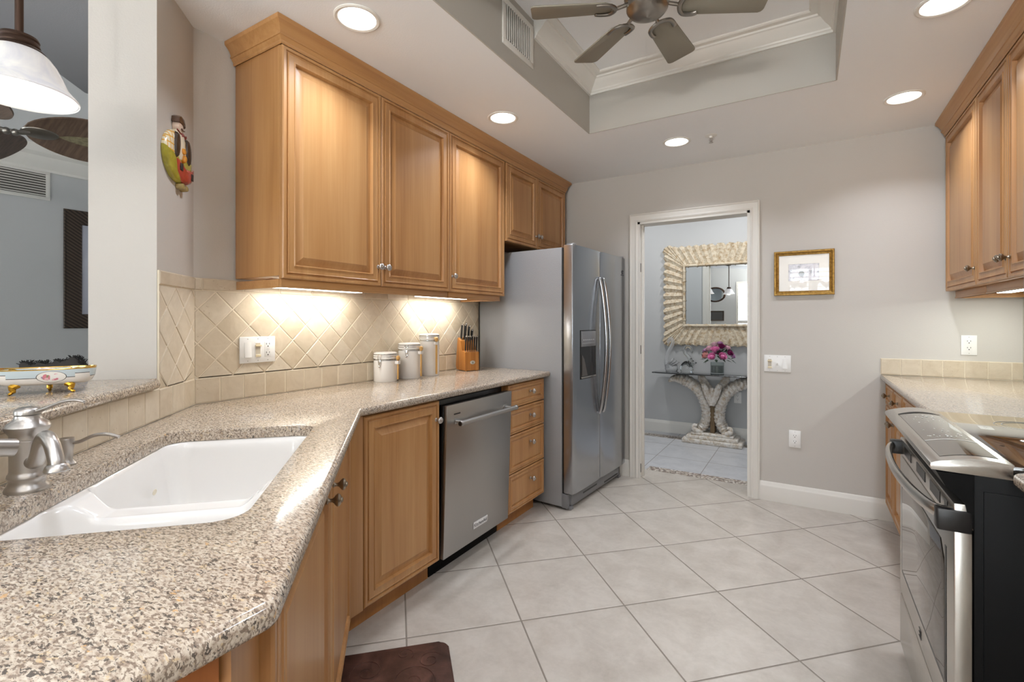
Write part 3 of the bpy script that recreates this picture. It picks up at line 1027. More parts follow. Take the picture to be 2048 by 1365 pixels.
# ------------------------------------------------------------------ refrigerator
aF = math.radians(3.6)
t = thing('refrigerator', 'stainless side-by-side refrigerator with grey sides and ice dispenser', 'refrigerator', (-1.31, 2.91, 0), -aF)
MF = WM[t.name]
M['fridgeside'] = paint('grey_textured_enamel', sr(150, 150, 151), 0.35, 0.38)
b = B(); b.box(-0.785, -0.085, -0.006, 0.868, 0.02, 1.752, 0.006, MF); obj('body', b, M['fridgeside'], t)
b = B(); b.box(-0.086, -0.070, 0.004, 0.862, 0.10, 1.75, 0.002, MF); obj('door_gasket', b, M['black'], t)
def fdoor(y0, y1, name):
    b = B()
    n = 14
    # shallow bow across the width, rounded vertical edges
    prof = []
    for i in range(n + 1):
        s = i / n
        y = lerp(y0, y1, s)
        prof.append((0.0 - 0.004 * (2 * s - 1) ** 2, y))
    poly = [(-0.070, y0 + 0.002)] + [(-0.012, y0), (-0.005, y0 + 0.002)] + [(x, y) for x, y in prof[1:-1]] + [(-0.005, y1 - 0.002), (-0.012, y1), (-0.070, y1 - 0.002)]
    b.prism(poly, 0.114, 1.766, MF, bev=0.004)
    return b
dL = obj('freezer_door', fdoor(-0.004, 0.416, 'l'), M['steelv'], t, smooth=40)
dR = obj('fresh_food_door', fdoor(0.421, 0.893, 'r'), M['steelv'], t, smooth=40)
b = B()
b.box(-0.09, -0.045, 0.0, 0.87, 0.012, 0.108, 0.004, MF); b.box(-0.05, -0.03, 0.03, 0.83, 0.030, 0.104, 0.003, MF)
for y in (0.02, 0.83): b.box(-0.07, -0.030, y, y + 0.035, 0.0, 0.025, 0.003, MF)
g = obj('base_grille', b, plain('grey_grille', sr(120, 120, 122), 0.4), t)
b = B(); b.box(-0.0305, -0.029, 0.20, 0.42, 0.062, 0.072, 0, MF); b.box(-0.0305, -0.029, 0.55, 0.80, 0.040, 0.050, 0, MF); obj('grille_vent', b, M['black'], g)
for y in (0.02, 0.84):
    b = B(); b.box(-0.060, -0.005, y, y + 0.03, 1.766, 1.778, 0.003, MF); obj('hinge_cover', b, M['fridgeside'], t)
def fhandle(y):
    P = spline([(-0.004, y, 0.600), (0.012, y, 0.612), (0.032, y, 0.72), (0.052, y, 0.90), (0.060, y, 1.085), (0.052, y, 1.27), (0.032, y, 1.45), (0.012, y, 1.556), (-0.004, y, 1.568)], 7)
    b = B(); b.tube(P, 0.0125, 12, MF, flat=(0.8, 0.95)); return b
obj('handle', fhandle(0.386), M['steelv'], dL)
obj('handle', fhandle(0.451), M['steelv'], dR)
# dispenser: frame, control strip, dark recess with chute and tray
b = B(); b.rings(0.236, 0.334, [(0, 0.003), (0.004, 0.004), (0.006, 0.002)], MF @ axes((-0.001, 0.100, 0.864), (0, 1, 0), (0, 0, 1), (1, 0, 0))); dp = obj('dispenser', b, plain('dispenser_charcoal', sr(34, 32, 31), 0.18), dL)
b = B(); b.box(0.0, 0.0052, 0.107, 0.329, 1.085, 1.191, 0.001, MF); obj('control_strip', b, plain('dispenser_grey', sr(138, 139, 142), 0.3, 0.4), dL)
b = B()
for i in range(6): b.box(0.0052, 0.0056, 0.135 + i * 0.03, 0.150 + i * 0.03, 1.128, 1.133, 0, MF)
for i in range(9): b.box(0.0052, 0.0056, 0.125 + i * 0.021, 0.135 + i * 0.021, 1.106, 1.109, 0, MF)
obj('control_marks', b, plain('mark_white', sr(215, 218, 222), 0.5), dL)
b = B(); b.box(0.0, 0.007, 0.108, 0.328, 0.870, 0.880, 0.001, MF); obj('drip_tray', b, M['steelr'], dL)
b = B(); b.prism([(0.118, 0.885), (0.20, 0.885), (0.150, 1.0), (0.118, 1.03)], 0, 0.004, MF @ axes((0.001, 0, 0), (0, 1, 0), (0, 0, 1), (1, 0, 0))); obj('paddle', b, plain('dispenser_paddle', sr(84, 80, 76), 0.3), dL)
# small swirl emblem in the top corner of the right door
b = B()
for k, (r0, a0, a1) in enumerate(((0.016, 0.4, 3.4), (0.011, 2.6, 6.0), (0.020, 3.9, 5.6))):
    P = [(0.0, 0.835 + r0 * math.cos(a), 1.650 + 0.8 * r0 * math.sin(a)) for a in [lerp(a0, a1, i / 10) for i in range(11)]]
    b.tube(P, 0.0018, 6, MF)
for i in range(6): b.box(-0.0015, 0.0008, 0.805 + i * 0.009, 0.811 + i * 0.009, 1.622, 1.629, 0, MF)
obj('emblem', b, plain('emblem_grey', sr(70, 70, 74), 0.4), dR)
# ------------------------------------------------------------------ range
t = thing('kitchen_range', 'slide-in electric range with stainless front and black glass cooktop', 'range', (0.65, 1.93, 0))
Y0, Y1 = 1.540, 2.330
b = B(); b.box(0.335, 1.00, Y0, Y1, 0.03, 0.905, 0.004); b.box(0.36, 0.98, Y0 + 0.03, Y1 - 0.03, 0.0, 0.03)
b.box(0.352, 0.99, Y0 - 0.003, Y0 + 0.001, 0.08, 0.86, 0.001)
obj('body', b, M['blackgloss'], t)
b = B(); b.box(0.398, 1.01, Y0 - 0.004, Y1 + 0.004, 0.905, 0.927, 0.003); ct = obj('cooktop', b, plain('black_glass', sr(20, 21, 21), 0.04, 0, coat=1.0, coatr=0.02, spec=0.8), t)
b = B()
for (cx, cy_, r) in ((0.60, 1.74, 0.105), (0.60, 2.14, 0.085), (0.86, 1.74, 0.08), (0.86, 2.14, 0.105)):
    for rr in (r, r - 0.018):
        b.lathe([(rr - 0.0012, 0), (rr - 0.0012, 0.0003), (rr + 0.0012, 0.0003), (rr + 0.0012, 0)], 48, T(cx, cy_, 0.9268))
obj('burner_ring', b, plain('ring_grey', sr(90, 92, 92), 0.3), ct)
# control console: curved stainless cap
sec = [(0.258, 0.898), (0.254, 0.906), (0.256, 0.914), (0.263, 0.9185)] + [(lerp(0.263, 0.404, s), lerp(0.9185, 0.9295, s) + 0.0105 * math.sin(PI * s)) for s in [i / 12 for i in range(1, 12)]] + [(0.404, 0.9295), (0.404, 0.894)]
b = B(); b.prism(sec, Y0 - 0.004, Y1 + 0.004, axes((0, 0, 0), (1, 0, 0), (0, 0, 1), (0, -1, 0)) @ Matrix.Scale(-1, 4, (0, 0, 1)), bev=0.0025)
con = obj('control_console', b, M['steelr'], t, smooth=30)
def onsec(s, d=0.0008):
    return (lerp(0.263, 0.404, s), lerp(0.9185, 0.9295, s) + 0.0105 * math.sin(PI * s) + d)
b = B()
vs, fs = [], []
for i in range(9):
    x, z = onsec(lerp(0.12, 0.88, i / 8))
    vs += [(x, 1.575, z), (x, 2.195, z)]
for i in range(8): fs.append((2 * i, 2 * i + 2, 2 * i + 3, 2 * i + 1))
b.add(vs, fs); gp = obj('control_glass', b, plain('smoked_control_glass', sr(70, 64, 56), 0.06, 0, coat=0.8), con)
b = B()
vs, fs = [], []
for i in range(9):
    x, z = onsec(lerp(0.12, 0.88, i / 8), 0.0014)
    vs += [(x, 1.752, z), (x, 1.757, z)]
for i in range(8): fs.append((2 * i, 2 * i + 2, 2 * i + 3, 2 * i + 1))
b.add(vs, fs)
for i in range(46):
    s = rnd.uniform(0.2, 0.78); y = rnd.choice((rnd.uniform(1.78, 1.92), rnd.uniform(2.0, 2.15)))
    x, z = onsec(s, 0.0014)
    w, l = rnd.uniform(0.002, 0.005), rnd.uniform(0.003, 0.010)
    b.add([(x, y, z), (x + w, y, z + 0.0002), (x + w, y + l, z + 0.0002), (x, y + l, z)], [(0, 1, 2, 3)])
obj('touch_marks', b, plain('touch_mark_white', sr(225, 222, 214), 0.5), con)
b = B()
P = [(lerp(0.278, 0.392, i / 14), 2.197 + 0.013 * math.sin(PI * i / 14), onsec((lerp(0.278, 0.392, i / 14) - 0.263) / 0.141)[1] + 0.0010) for i in range(15)]
vs = []; fs = []
for i, (x, y, z) in enumerate(P): vs += [(x, 2.195, z), (x, y + 0.012, z)]
for i in range(14): fs.append((2 * i, 2 * i + 2, 2 * i + 3, 2 * i + 1))
b.add(vs, fs); obj('display_lens', b, M['blackgloss'], con)
# black apron between console and door, with a vent strip
b = B(); b.prism([(0.340, 0.894), (0.268, 0.894), (0.285, 0.860), (0.320, 0.825), (0.330, 0.770), (0.345, 0.760)], Y0 + 0.002, Y1 - 0.002, axes((0, 0, 0), (1, 0, 0), (0, 0, 1), (0, -1, 0)) @ Matrix.Scale(-1, 4, (0, 0, 1)))
obj('apron', b, M['blackgloss'], t)
b = B(); b.box(0.300, 0.338, Y0 + 0.004, Y1 - 0.004, 0.760, 0.822, 0.004); vs_ = obj('vent_trim', b, M['steelr'], t)
for (a, c) in ((1.60, 1.63), (1.68, 1.80), (1.87, 2.00), (2.10, 2.22)):
    b = B(); b.box(0.2985, 0.301, a, c, 0.778, 0.808); obj('vent_opening', b, M['black'], vs_)
# oven door
b = B(); b.box(0.300, 0.334, Y0 + 0.002, Y1 - 0.002, 0.245, 0.756, 0.004); od = obj('oven_door', b, M['steelr'], t)
b = B(); b.prism([(1.625, 0.345), (2.262, 0.345), (2.262, 0.640), (2.215, 0.690), (1.672, 0.690), (1.625, 0.640)], 0, 0.003, axes((0.300, 0, 0), (0, 1, 0), (0, 0, 1), (1, 0, 0)) @ T(0, 0, -0.0025), bev=0.001)
obj('oven_window', b, plain('dark_oven_glass', sr(92, 86, 80), 0.02, 0.85), od)
b = B(); b.box(0.2985, 0.3003, 1.612, 1.625, 0.345, 0.69); b.box(0.2985, 0.3003, 2.262, 2.275, 0.345, 0.69); b.box(0.2985, 0.3003, 1.612, 2.275, 0.333, 0.345); obj('window_edge', b, M['black'], od)
P = spline([(0.300, 1.560, 0.790), (0.280, 1.562, 0.790), (0.262, 1.62, 0.789), (0.246, 1.75, 0.788), (0.238, 1.94, 0.787), (0.244, 2.12, 0.788), (0.258, 2.245, 0.789), (0.276, 2.300, 0.790), (0.300, 2.302, 0.790)], 8)
b = B(); b.tube(P, 0.0135, 14, flat=(0.75, 1.25)); obj('handle', b, M['steelr'], od)
b = B(); b.box(0.268, 0.334, 1.5395, 1.575, 0.752, 0.806, 0.006); obj('handle_end_cap', b, M['black'], od)
b = B(); b.box(0.268, 0.330, 2.290, 2.3285, 0.762, 0.812, 0.006); obj('handle_end_cap', b, M['black'], od)
b = B()
for i in range(7): b.box(0.2990, 0.3002, 1.93, 1.965 - 0.01 * (i % 3), 0.284 + 0.0 * i + (i - 3) * 0.004, 0.2855 + (i - 3) * 0.004)
obj('maker_script', b, M['slot'], od)
b = B(); b.box(0.300, 0.334, Y0 + 0.002, Y1 - 0.002, 0.045, 0.232, 0.004); obj('storage_drawer', b, M['steelr'], t)

# microwave over the range: only its far edge is in view
t = thing('microwave', 'dark edge of the over-range microwave at the far right of the photo', 'microwave', (0.83, 1.94, 1.34))
b = B(); b.box(0.655, 1.03, 1.55, 2.329, 1.345, 1.765, 0.004); obj('body', b, M['black'], t)
b = B(); b.box(0.632, 0.655, 1.552, 2.328, 1.350, 1.762, 0.004); obj('door', b, plain('microwave_steel', sr(120, 118, 116), 0.3, 0.9), t)

# ------------------------------------------------------------------ sink
def smooth(x): x = min(max(x, 0.0), 1.0); return x * x * (3 - 2 * x)
def sd_rr(u, v, u0, u1, v0, v1, r):
    cx, cy_ = (u0 + u1) / 2, (v0 + v1) / 2
    qx, qy = abs(u - cx) - (u1 - u0) / 2 + r, abs(v - cy_) - (v1 - v0) / 2 + r
    return -(math.hypot(max(qx, 0), max(qy, 0)) + min(max(qx, qy), 0) - r)
BW = ((-1.675, -1.240, -0.668, -0.268), (-1.165, -0.925, -0.668, -0.268))
def sink_z(u, v):
    w = math.exp(-((u + 1.2025) / 0.060) ** 4) * smooth((v + 0.655) / 0.06) * smooth((-0.281 - v) / 0.06)
    rim = 0.885 - 0.038 * w
    z = rim
    for (u0, u1, v0, v1) in BW:
        d = sd_rr(u, v, u0, u1, v0, v1, 0.062)
        if d > -0.012:
            s = min(max((d + 0.012) / 0.052, 0), 1)
            bot = 0.690 + 0.006 * math.hypot(u - (u0 + u1) / 2, v - (v0 + v1) / 2) / 0.2
            # rounded lip, steep wall, rounded floor
            k = s ** 1.7 if s < 0.5 else 1 - (1 - s) ** 2.6 * (0.5 ** 1.7 / 1) - 0
            k = s ** 1.7 / (s ** 1.7 + (1 - s) ** 2.4 + 1e-9)
            z = rim - (rim - bot) * k
    return z
b = B()
US = [lerp(-1.72, -0.885, i / 240) for i in range(241)]
VS = [lerp(-0.705, -0.228, i / 140) for i in range(141)]
vs = [pt(u, v, sink_z(u, v)) for u in US for v in VS]
fs = [(i * 141 + j, (i + 1) * 141 + j, (i + 1) * 141 + j + 1, i * 141 + j + 1) for i in range(240) for j in range(140)]
b.add(vs, fs)
t = thing('kitchen_sink', 'white double-bowl undermount sink set in the granite corner', 'sink', pt(-1.3, -0.47, 0.69))
sk = obj('basin', b, M['white'], t, smooth=180)
b = B()
for (u0, u1, v0, v1) in BW:
    b.lathe([(0.0001, 0.004), (0.030, 0.004), (0.044, 0.006), (0.046, 0.003), (0.046, 0)], 28, T(*pt((u0 + u1) / 2, (v0 + v1) / 2, 0.690)))
obj('drain_strainer', b, M['nickel'], sk)
# oval stamp on the far wall of the basin, seen on the back side
b = B(); b.lathe([(0.0088, 0), (0.0088, 0.001), (0.0074, 0.0015), (0.0070, 0.001), (0.0001, 0.001)], 20, axes(pt(-1.515, -0.645, 0.79), (S2, -S2, 0), (0, 0, 1), (S2, S2, 0)) @ Matrix.Diagonal((1.3, 0.9, 1, 1)))
obj('oval_stamp', b, plain('stamp_cream', sr(222, 212, 190), 0.3), sk)
# ------------------------------------------------------------------ taps by the sink
def nickel(): return M['nickel']
FX, FY = -1.338, 0.318
t = thing('kitchen_faucet', 'brushed nickel single-lever faucet with short curved spout behind the sink', 'faucet', (FX, FY, CT1))
b = B(); b.lathe([(0.0001, 0), (0.0475, 0), (0.0485, 0.004), (0.046, 0.009), (0.041, 0.013), (0.0385, 0.022), (0.040, 0.026), (0.0425, 0.029), (0.0415, 0.034), (0.0385, 0.037), (0.0375, 0.041), (0.0375, 0.101), (0.0365, 0.1015), (0.0365, 0.104), (0.0375, 0.1045), (0.0375, 0.112), (0.041, 0.117), (0.0465, 0.123), (0.0475, 0.129), (0.043, 0.135), (0.034, 0.140), (0.0285, 0.145), (0.0270, 0.151)], 40, Matrix.Diagonal((0.73, 0.73, 1, 1)))
obj('body', b, nickel(), t, w=False)
b = B(); b.lathe([(0.0265, 0.1515), (0.0285, 0.153), (0.0285, 0.159), (0.026, 0.163), (0.018, 0.1665), (0.0001, 0.168)], 32, Matrix.Diagonal((0.73, 0.73, 1, 1)))
b.tube(spline([(0.008, 0.006, 0.158), (0.018, 0.015, 0.160), (0.030, 0.027, 0.167), (0.046, 0.043, 0.176), (0.060, 0.057, 0.178), (0.072, 0.069, 0.174)], 6), [0.0075] * 3 + [0.0065] * 8 + [0.0055] * 8 + [0.0048] * 8 + [0.0046] * 3 + [0.0025], 12, flat=(1.25, 0.62))
obj('lever_cap', b, nickel(), t, w=False)
ds = Vector((1.0, 0.06, 0)).normalized()
SP = [(0.022, 0.060), (0.038, 0.062), (0.052, 0.080), (0.066, 0.104), (0.084, 0.116), (0.106, 0.110), (0.122, 0.092), (0.131, 0.076), (0.134, 0.068)]
P = spline([(ds.x * a, ds.y * a, z) for a, z in SP], 7)
b = B(); n = len(P); b.tube(P, [lerp(0.0135, 0.0120, i / (n - 1)) for i in range(n)], 20, cap=True)
e = P[-1]
b.lathe([(0.0165, 0.004), (0.0205, 0.001), (0.0235, -0.006), (0.0245, -0.012), (0.0225, -0.015), (0.015, -0.0155), (0.013, -0.010), (0.0001, -0.010)], 28, T(*e) @ RY(math.radians(-6)) @ Matrix.Scale(0.8, 4))
obj('spout', b, nickel(), t, w=False)
t = thing('soap_dispenser', 'small brushed nickel soap pump with thin curved nozzle behind the faucet', 'soap dispenser', (-1.490, 0.420, CT1))
b = B(); b.lathe([(0.0001, 0), (0.024, 0), (0.0245, 0.004), (0.020, 0.009), (0.0165, 0.014), (0.0165, 0.034), (0.0185, 0.044), (0.0200, 0.060), (0.0185, 0.064), (0.0001, 0.066)], 26, Matrix.Diagonal((0.78, 0.78, 1, 1))); obj('body', b, nickel(), t, w=False)
b = B(); b.tube(spline([(0.008, 0.008, 0.052), (0.022, 0.020, 0.055), (0.042, 0.037, 0.067), (0.064, 0.055, 0.070), (0.084, 0.073, 0.062)], 7), 0.0042, 10); obj('nozzle', b, nickel(), t, w=False)
# second tap, mostly outside the frame at the left
t = thing('filter_tap', 'end of a second brushed nickel tap entering at the left of the faucet', 'faucet', (-1.190, 0.155, CT1))
b = B(); b.lathe([(0.0001, 0), (0.030, 0), (0.030, 0.006), (0.018, 0.012), (0.014, 0.03), (0.014, 0.12)], 22)
pe = Vector((-0.99, 0.19, 0)) ; p0 = Vector((-1.235, 0.055, 0))
dv = Vector((-0.030, 0.140, 0.0))
b.tube(spline([(0, 0, 0.10), (-0.002, 0.006, 0.125), (-0.007, 0.03, 0.133), (-0.014, 0.07, 0.124), (-0.022, 0.115, 0.113)], 7), 0.0155, 18)
obj('spout', b, nickel(), t, w=False)
b = B(); b.lathe([(0.0001, 0), (0.020, 0), (0.020, 0.006), (0.013, 0.011), (0.0001, 0.012)], 22, T(-1.180, 0.205, CT1)); tag(obj('air_switch', b, M['bronze_nickel']), 'round dark button on the granite left of the faucet base', 'button')

# ------------------------------------------------------------------ porcelain dish on the ledge
cD = Vector((-1.790, 0.462, 1.063)); aD_ = math.radians(61.5)
t = thing('porcelain_dish', 'oval pale blue porcelain dish with gilt rim and gilt feet on the bar ledge', 'dish', cD, aD_)
def porcelain():
    q = N('painted_porcelain')
    v = q.coord(); x, y, z = q.sep(v)
    ax = q.math('ABSOLUTE', x)
    wav = q.math('MULTIPLY', q.math('LESS_THAN', q.math('ABSOLUTE', q.math('SUBTRACT', ax, 0.083)), 0.014), 0.010)
    line = q.math('ADD', 0.0435, wav)
    up = q.math('GREATER_THAN', z, line)
    c = q.mix(up, sr(240, 236, 230), sr(200, 214, 220))
    edge = q.math('LESS_THAN', q.math('ABSOLUTE', q.math('SUBTRACT', z, line)), 0.0009)
    c = q.mix(edge, c, sr(70, 66, 62))
    # painted medallion
    e = q.math('ADD', q.math('POWER', q.math('DIVIDE', q.math('SUBTRACT', x, 0.022), 0.029), 2.0), q.math('POWER', q.math('DIVIDE', q.math('SUBTRACT', z, 0.046), 0.0145), 2.0))
    c = q.mix(q.math('LESS_THAN', e, 1.12), c, sr(70, 66, 62))
    c = q.mix(q.math('LESS_THAN', e, 1.0), c, sr(243, 240, 234))
    fl = q.voro(v, 110, 'F1', 'Color'); fs_ = q.sep(fl)
    pet = q.math('MULTIPLY', q.math('LESS_THAN', e, 0.5), q.math('GREATER_THAN', q.noise(v, 70, 2), 0.50))
    c = q.mix(pet, c, q.ramp(fs_[0], [(0, sr(206, 120, 134)), (0.4, sr(232, 190, 196)), (0.7, sr(128, 132, 96)), (0.9, sr(150, 140, 160))], 'CONSTANT'))
    gilt = q.math('GREATER_THAN', z, 0.0645)
    c = q.mix(gilt, c, sr(200, 164, 84))
    q.P(col=c, rough=0.12, coat=0.5, metal=q.math('MULTIPLY', gilt, 0.8))
    return q.m
b = B()
n = 56
rings_ = [(0.55, 0.40, 0.024), (0.80, 0.68, 0.0245), (0.90, 0.84, 0.031), (0.965, 0.94, 0.045), (1.0, 1.0, 0.066), (0.985, 0.97, 0.0675), (0.95, 0.92, 0.048), (0.86, 0.80, 0.034), (0.6, 0.5, 0.030), (0.02, 0.02, 0.030)]
vs, fs = [], []
for (kx, ky, z) in rings_:
    for i in range(n):
        a = 2 * PI * i / n
        ca, sa = math.cos(a), math.sin(a)
        r = 1 / (abs(ca) ** 2.4 + abs(sa) ** 2.4) ** (1 / 2.4)
        vs.append((0.108 * kx * r * ca, 0.050 * ky * r * sa, z + (0.004 * abs(ca) ** 4 if z > 0.06 else 0)))
for k in range(len(rings_) - 1):
    for i in range(n):
        j = (i + 1) % n
        fs.append((k * n + i, k * n + j, (k + 1) * n + j, (k + 1) * n + i))
fs.append(tuple(range(n))[::-1]); fs.append(tuple((len(rings_) - 1) * n + i for i in range(n)))
b.add(vs, fs)
obj('bowl', b, porcelain(), t, w=False, smooth=50)
for fx, fy in ((-0.057, -0.028), (0.057, -0.028), (0.0, 0.030)):
    b = B()
    o_ = Vector((fx, fy, 0)); d = o_.normalized()
    b.tube(spline([o_ * 0.85 + Vector((0, 0, 0.027)), o_ * 1.05 + Vector((0, 0, 0.020)), o_ * 1.02 + Vector((0, 0, 0.010)), o_ * 1.10 + Vector((0, 0, 0.004)), o_ * 1.16 + Vector((0, 0, 0.005))], 5), [0.009] * 6 + [0.0065] * 6 + [0.004] * 5 + [0.0036] * 3 + [0.003], 10)
    obj('foot', b, M['gold'], t, w=False)
CAND = [(-0.060, 0.004, 'amber'), (-0.035, -0.012, 'amber'), (-0.008, 0.010, 'green'), (0.020, 0.012, 'green'), (0.004, -0.012, 'white'), (0.040, -0.004, 'red'), (0.062, 0.006, 'amber'), (0.088, 0.0, 'gold'), (-0.088, 0.004, 'gold')]
CM = {'amber': plain('amber_wrapper', sr(214, 150, 60), 0.2, 0.4), 'green': plain('green_foil', sr(20, 110, 78), 0.2, 0.4), 'white': plain('white_wrapper', sr(238, 226, 226), 0.35), 'red': plain('red_wrapper', sr(178, 70, 84), 0.25, 0.2), 'gold': M['gold']}
names = {'amber': 'amber wrapped candy', 'green': 'green foil candy', 'white': 'large white wrapped candy', 'red': 'red wrapped candy', 'gold': 'gold foil candy'}
seen = {}
for i, (x, y, k) in enumerate(CAND):
    b = B()
    r = 0.013 if k == 'white' else 0.0095
    b.ball((0, 0, r * 0.8), r, None, 0, 12, 8, (1.2, 1, 0.8))
    for s in (-1, 1): b.tube([(s * r * 1.0, 0, r * 0.8), (s * r * 1.9, 0.001, r * 0.95)], [0.002, r * 0.62], 8)
    b.bm.transform(T(*cD) @ RZ(aD_) @ T(x * 0.76, y * 0.8, 0.049 if abs(x) < 0.08 else 0.052) @ RZ(rnd.uniform(0, 3)))
    seen[k] = seen.get(k, 0) + 1
    pos = ['nearest the left end of', 'left of centre in', 'right of centre in', 'at the right in'][min(3, int((x + 0.1) / 0.05))]
    tag(obj('wrapped_candy', b, CM[k]), '%s lying %s the porcelain dish, number %d of its colour from the left' % (names[k], pos, seen[k]) if False else '%s lying %s the porcelain dish' % (names[k], pos), 'candy', 'candies in the porcelain dish')

# ------------------------------------------------------------------ canisters
def canister(x, y, r, h, label, hang, latch):
    """hang / latch: world angles of the spoon holder and of the clasp"""
    t = thing('storage_canister', label, 'canister', (x, y, CT1))
    hb = h - 0.047
    b = B(); b.lathe([(0.0001, 0.002), (r - 0.004, 0.002), (r - 0.002, 0.0), (r, 0.004), (r, hb - 0.004), (r - 0.003, hb), (r - 0.006, hb + 0.001), (r - 0.006, hb + 0.008)], 44); obj('body', b, M['white'], t, w=False)
    b = B(); b.lathe([(r - 0.007, hb + 0.008), (r + 0.001, hb + 0.009), (r + 0.002, hb + 0.014), (r + 0.001, hb + 0.019), (r - 0.003, hb + 0.020)], 44); obj('rim_collar', b, M['white'], t, w=False)
    b = B(); b.lathe([(r - 0.003, hb + 0.0215), (r + 0.001, hb + 0.0225), (r + 0.001, hb + 0.0295), (r - 0.002, hb + 0.031), (r - 0.002, hb + 0.033), (r + 0.0005, hb + 0.035), (r, hb + 0.040), (r - 0.010, hb + 0.0455), (0.0001, hb + 0.047)], 44); obj('lid', b, M['white'], t, w=False)
    b = B()
    for z in (hb + 0.0045, hb + 0.0207):
        b.lathe([(r - 0.0015, z - 0.0014), (r + 0.0012, z - 0.0014), (r + 0.0012, z + 0.0014), (r - 0.0015, z + 0.0014)], 44)
    b.lathe([(r - 0.001, hb + 0.0315), (r + 0.0014, hb + 0.0315), (r + 0.0014, hb + 0.0335), (r - 0.001, hb + 0.0335)], 44)
    obj('bail_wire', b, M['chrome'], t, w=False)
    b = B(); m = RZ(latch)
    for s in (-1, 1): b.tube(spline([(r + 0.002, s * 0.009, hb + 0.034), (r + 0.008, s * 0.009, hb + 0.022), (r + 0.007, s * 0.008, hb + 0.002), (r + 0.005, s * 0.006, hb - 0.02), (r + 0.007, s * 0.003, hb - 0.034)], 4), 0.0013, 6, m)
    b.box(r + 0.003, r + 0.006, -0.0055, 0.0055, hb - 0.030, hb + 0.006, 0.001, m); b.ball((r + 0.007, 0, hb - 0.033), 0.0062, m, 0, 12, 8, (0.7, 1, 1))
    obj('clasp', b, M['chrome'], t, w=False)
    b = B(); m = RZ(hang); z0, z1 = hb - 0.022, hb - 0.004
    for s in (-1, 1): b.box(r - 0.003, r + 0.024, s * 0.0064, s * 0.0105, z0, z1, 0.001, m)
    b.box(r + 0.0184, r + 0.024, -0.0105, 0.0105, z0, z1, 0.001, m); obj('spoon_bracket', b, M['white'], t, w=False)
    return t, hb
spoonw = woodmat('pale_spoon_wood', sr(196, 150, 84), sr(208, 164, 98), sr(220, 178, 114), coat=0.1)
def spoon(x, y, r, hb, ang, label):
    t = thing('wooden_spoon', label, 'spoon', (x, y, CT1), ang, 'wooden spoons hung on the canisters')
    b = B(); b.box(r + 0.0100, r + 0.0178, -0.0058, 0.0058, 0.012, hb + 0.001, 0.002); obj('stem', b, spoonw, t, w=False)
    b = B(); b.ball((r + 0.0145, 0, hb + 0.012), 0.0135, None, 0, 18, 12, (0.8, 1, 1.1)); obj('head', b, spoonw, t, w=False)
CANS = [(-2.040, 1.956, 0.065, 0.167, 'shortest of the three white canisters, nearest the corner', -0.02, -1.25, 'wooden spoon on the shortest canister'),
        (-2.035, 2.1425, 0.065, 0.212, 'middle-height white canister between the short and tall ones', -0.06, -1.05, 'wooden spoon on the middle canister'),
        (-2.030, 2.317, 0.062, 0.262, 'tallest white canister next to the knife block', -0.55, 2.3, 'wooden spoon on the tallest canister')]
for (x, y, r, h, lab, hang, latch, sl) in CANS:
    t, hb = canister(x, y, r, h, lab, hang + 0.30, latch)
    spoon(x, y, r, hb, hang + 0.30, sl)

# ------------------------------------------------------------------ knife block
KB = (-1.985, 2.672, CT1); KA = math.radians(-24)
blockw = woodmat('acacia_block', sr(150, 92, 34), sr(176, 114, 50), sr(200, 140, 72), sc_=(40, 40, 1.2), coat=0.2)
t = thing('knife_block', 'stepped wooden knife block with oval badge beside the refrigerator', 'knife block', KB, KA)
b = B()
sx = axes((0, 0, 0), (1, 0, 0), (0, 0, 1), (0, -1, 0)) @ Matrix.Scale(-1, 4, (0, 0, 1))
b.prism([(-0.075, 0.004), (0.045, 0.004), (0.045, 0.128), (0.005, 0.136), (0.0, 0.137), (-0.015, 0.205), (-0.062, 0.225), (-0.090, 0.03)], -0.055, 0.055, sx, bev=0.003)
for s in (-0.04, 0.04): b.box(-0.06, -0.05, s - 0.006, s + 0.006, 0, 0.005); b.box(0.025, 0.036, s - 0.006, s + 0.006, 0, 0.005)
kb = obj('block', b, blockw, t, w=False)
b = B(); b.lathe([(0.0001, 0.0016), (0.015, 0.0014), (0.017, 0)], 24, axes((0.045, 0.004, 0.058), (0, 1, 0), (0, 0, 1), (1, 0, 0)) @ Matrix.Diagonal((1.15, 0.75, 1, 1))); bdg = obj('oval_badge', b, plain('badge_pewter', sr(205, 204, 196), 0.35, 0.6), t, w=False)
b = B(); b.box(0.0462, 0.0470, 0.000, 0.010, 0.053, 0.056); b.box(0.0462, 0.0470, -0.001, 0.009, 0.058, 0.060); b.box(0.0462, 0.0470, 0.003, 0.007, 0.061, 0.063); obj('badge_mark', b, M['slot'], t, w=False)
def knife(name, M_, L, w, label, grp):
    t = thing(name, label, 'knife', (0, 0, 0), 0, grp)
    m = T(*KB) @ RZ(KA) @ M_
    t.matrix_world = m; WM[t.name] = m
    b = B()
    P = [(0, 0, 0.004), (0, 0, L * 0.3), (0.001, 0, L * 0.7), (0.003, 0, L * 0.92), (0.005, 0, L)]
    b.tube(P, [w, w * 1.05, w * 1.1, w * 1.15, w * 0.9], 12, None, 0, True, (0.55, 1.25)); obj('handle', b, M['black'], t, w=False)
    b = B(); b.tube([(0, 0, -0.012), (0, 0, 0.005)], [w * 0.85, w * 1.0], 10, flat=(0.6, 1.3)); b.tube([(0.005, 0, L - 0.001), (0.006, 0, L + 0.004), (0.0065, 0, L + 0.006)], [w * 1.1, w * 1.0, w * 0.3], 12, flat=(0.65, 1.2)); b.box(-0.0032, -0.0018, -w * 0.2, w * 0.2, 0.004, L); obj('bolster_and_cap', b, M['steelr'], t, w=False)
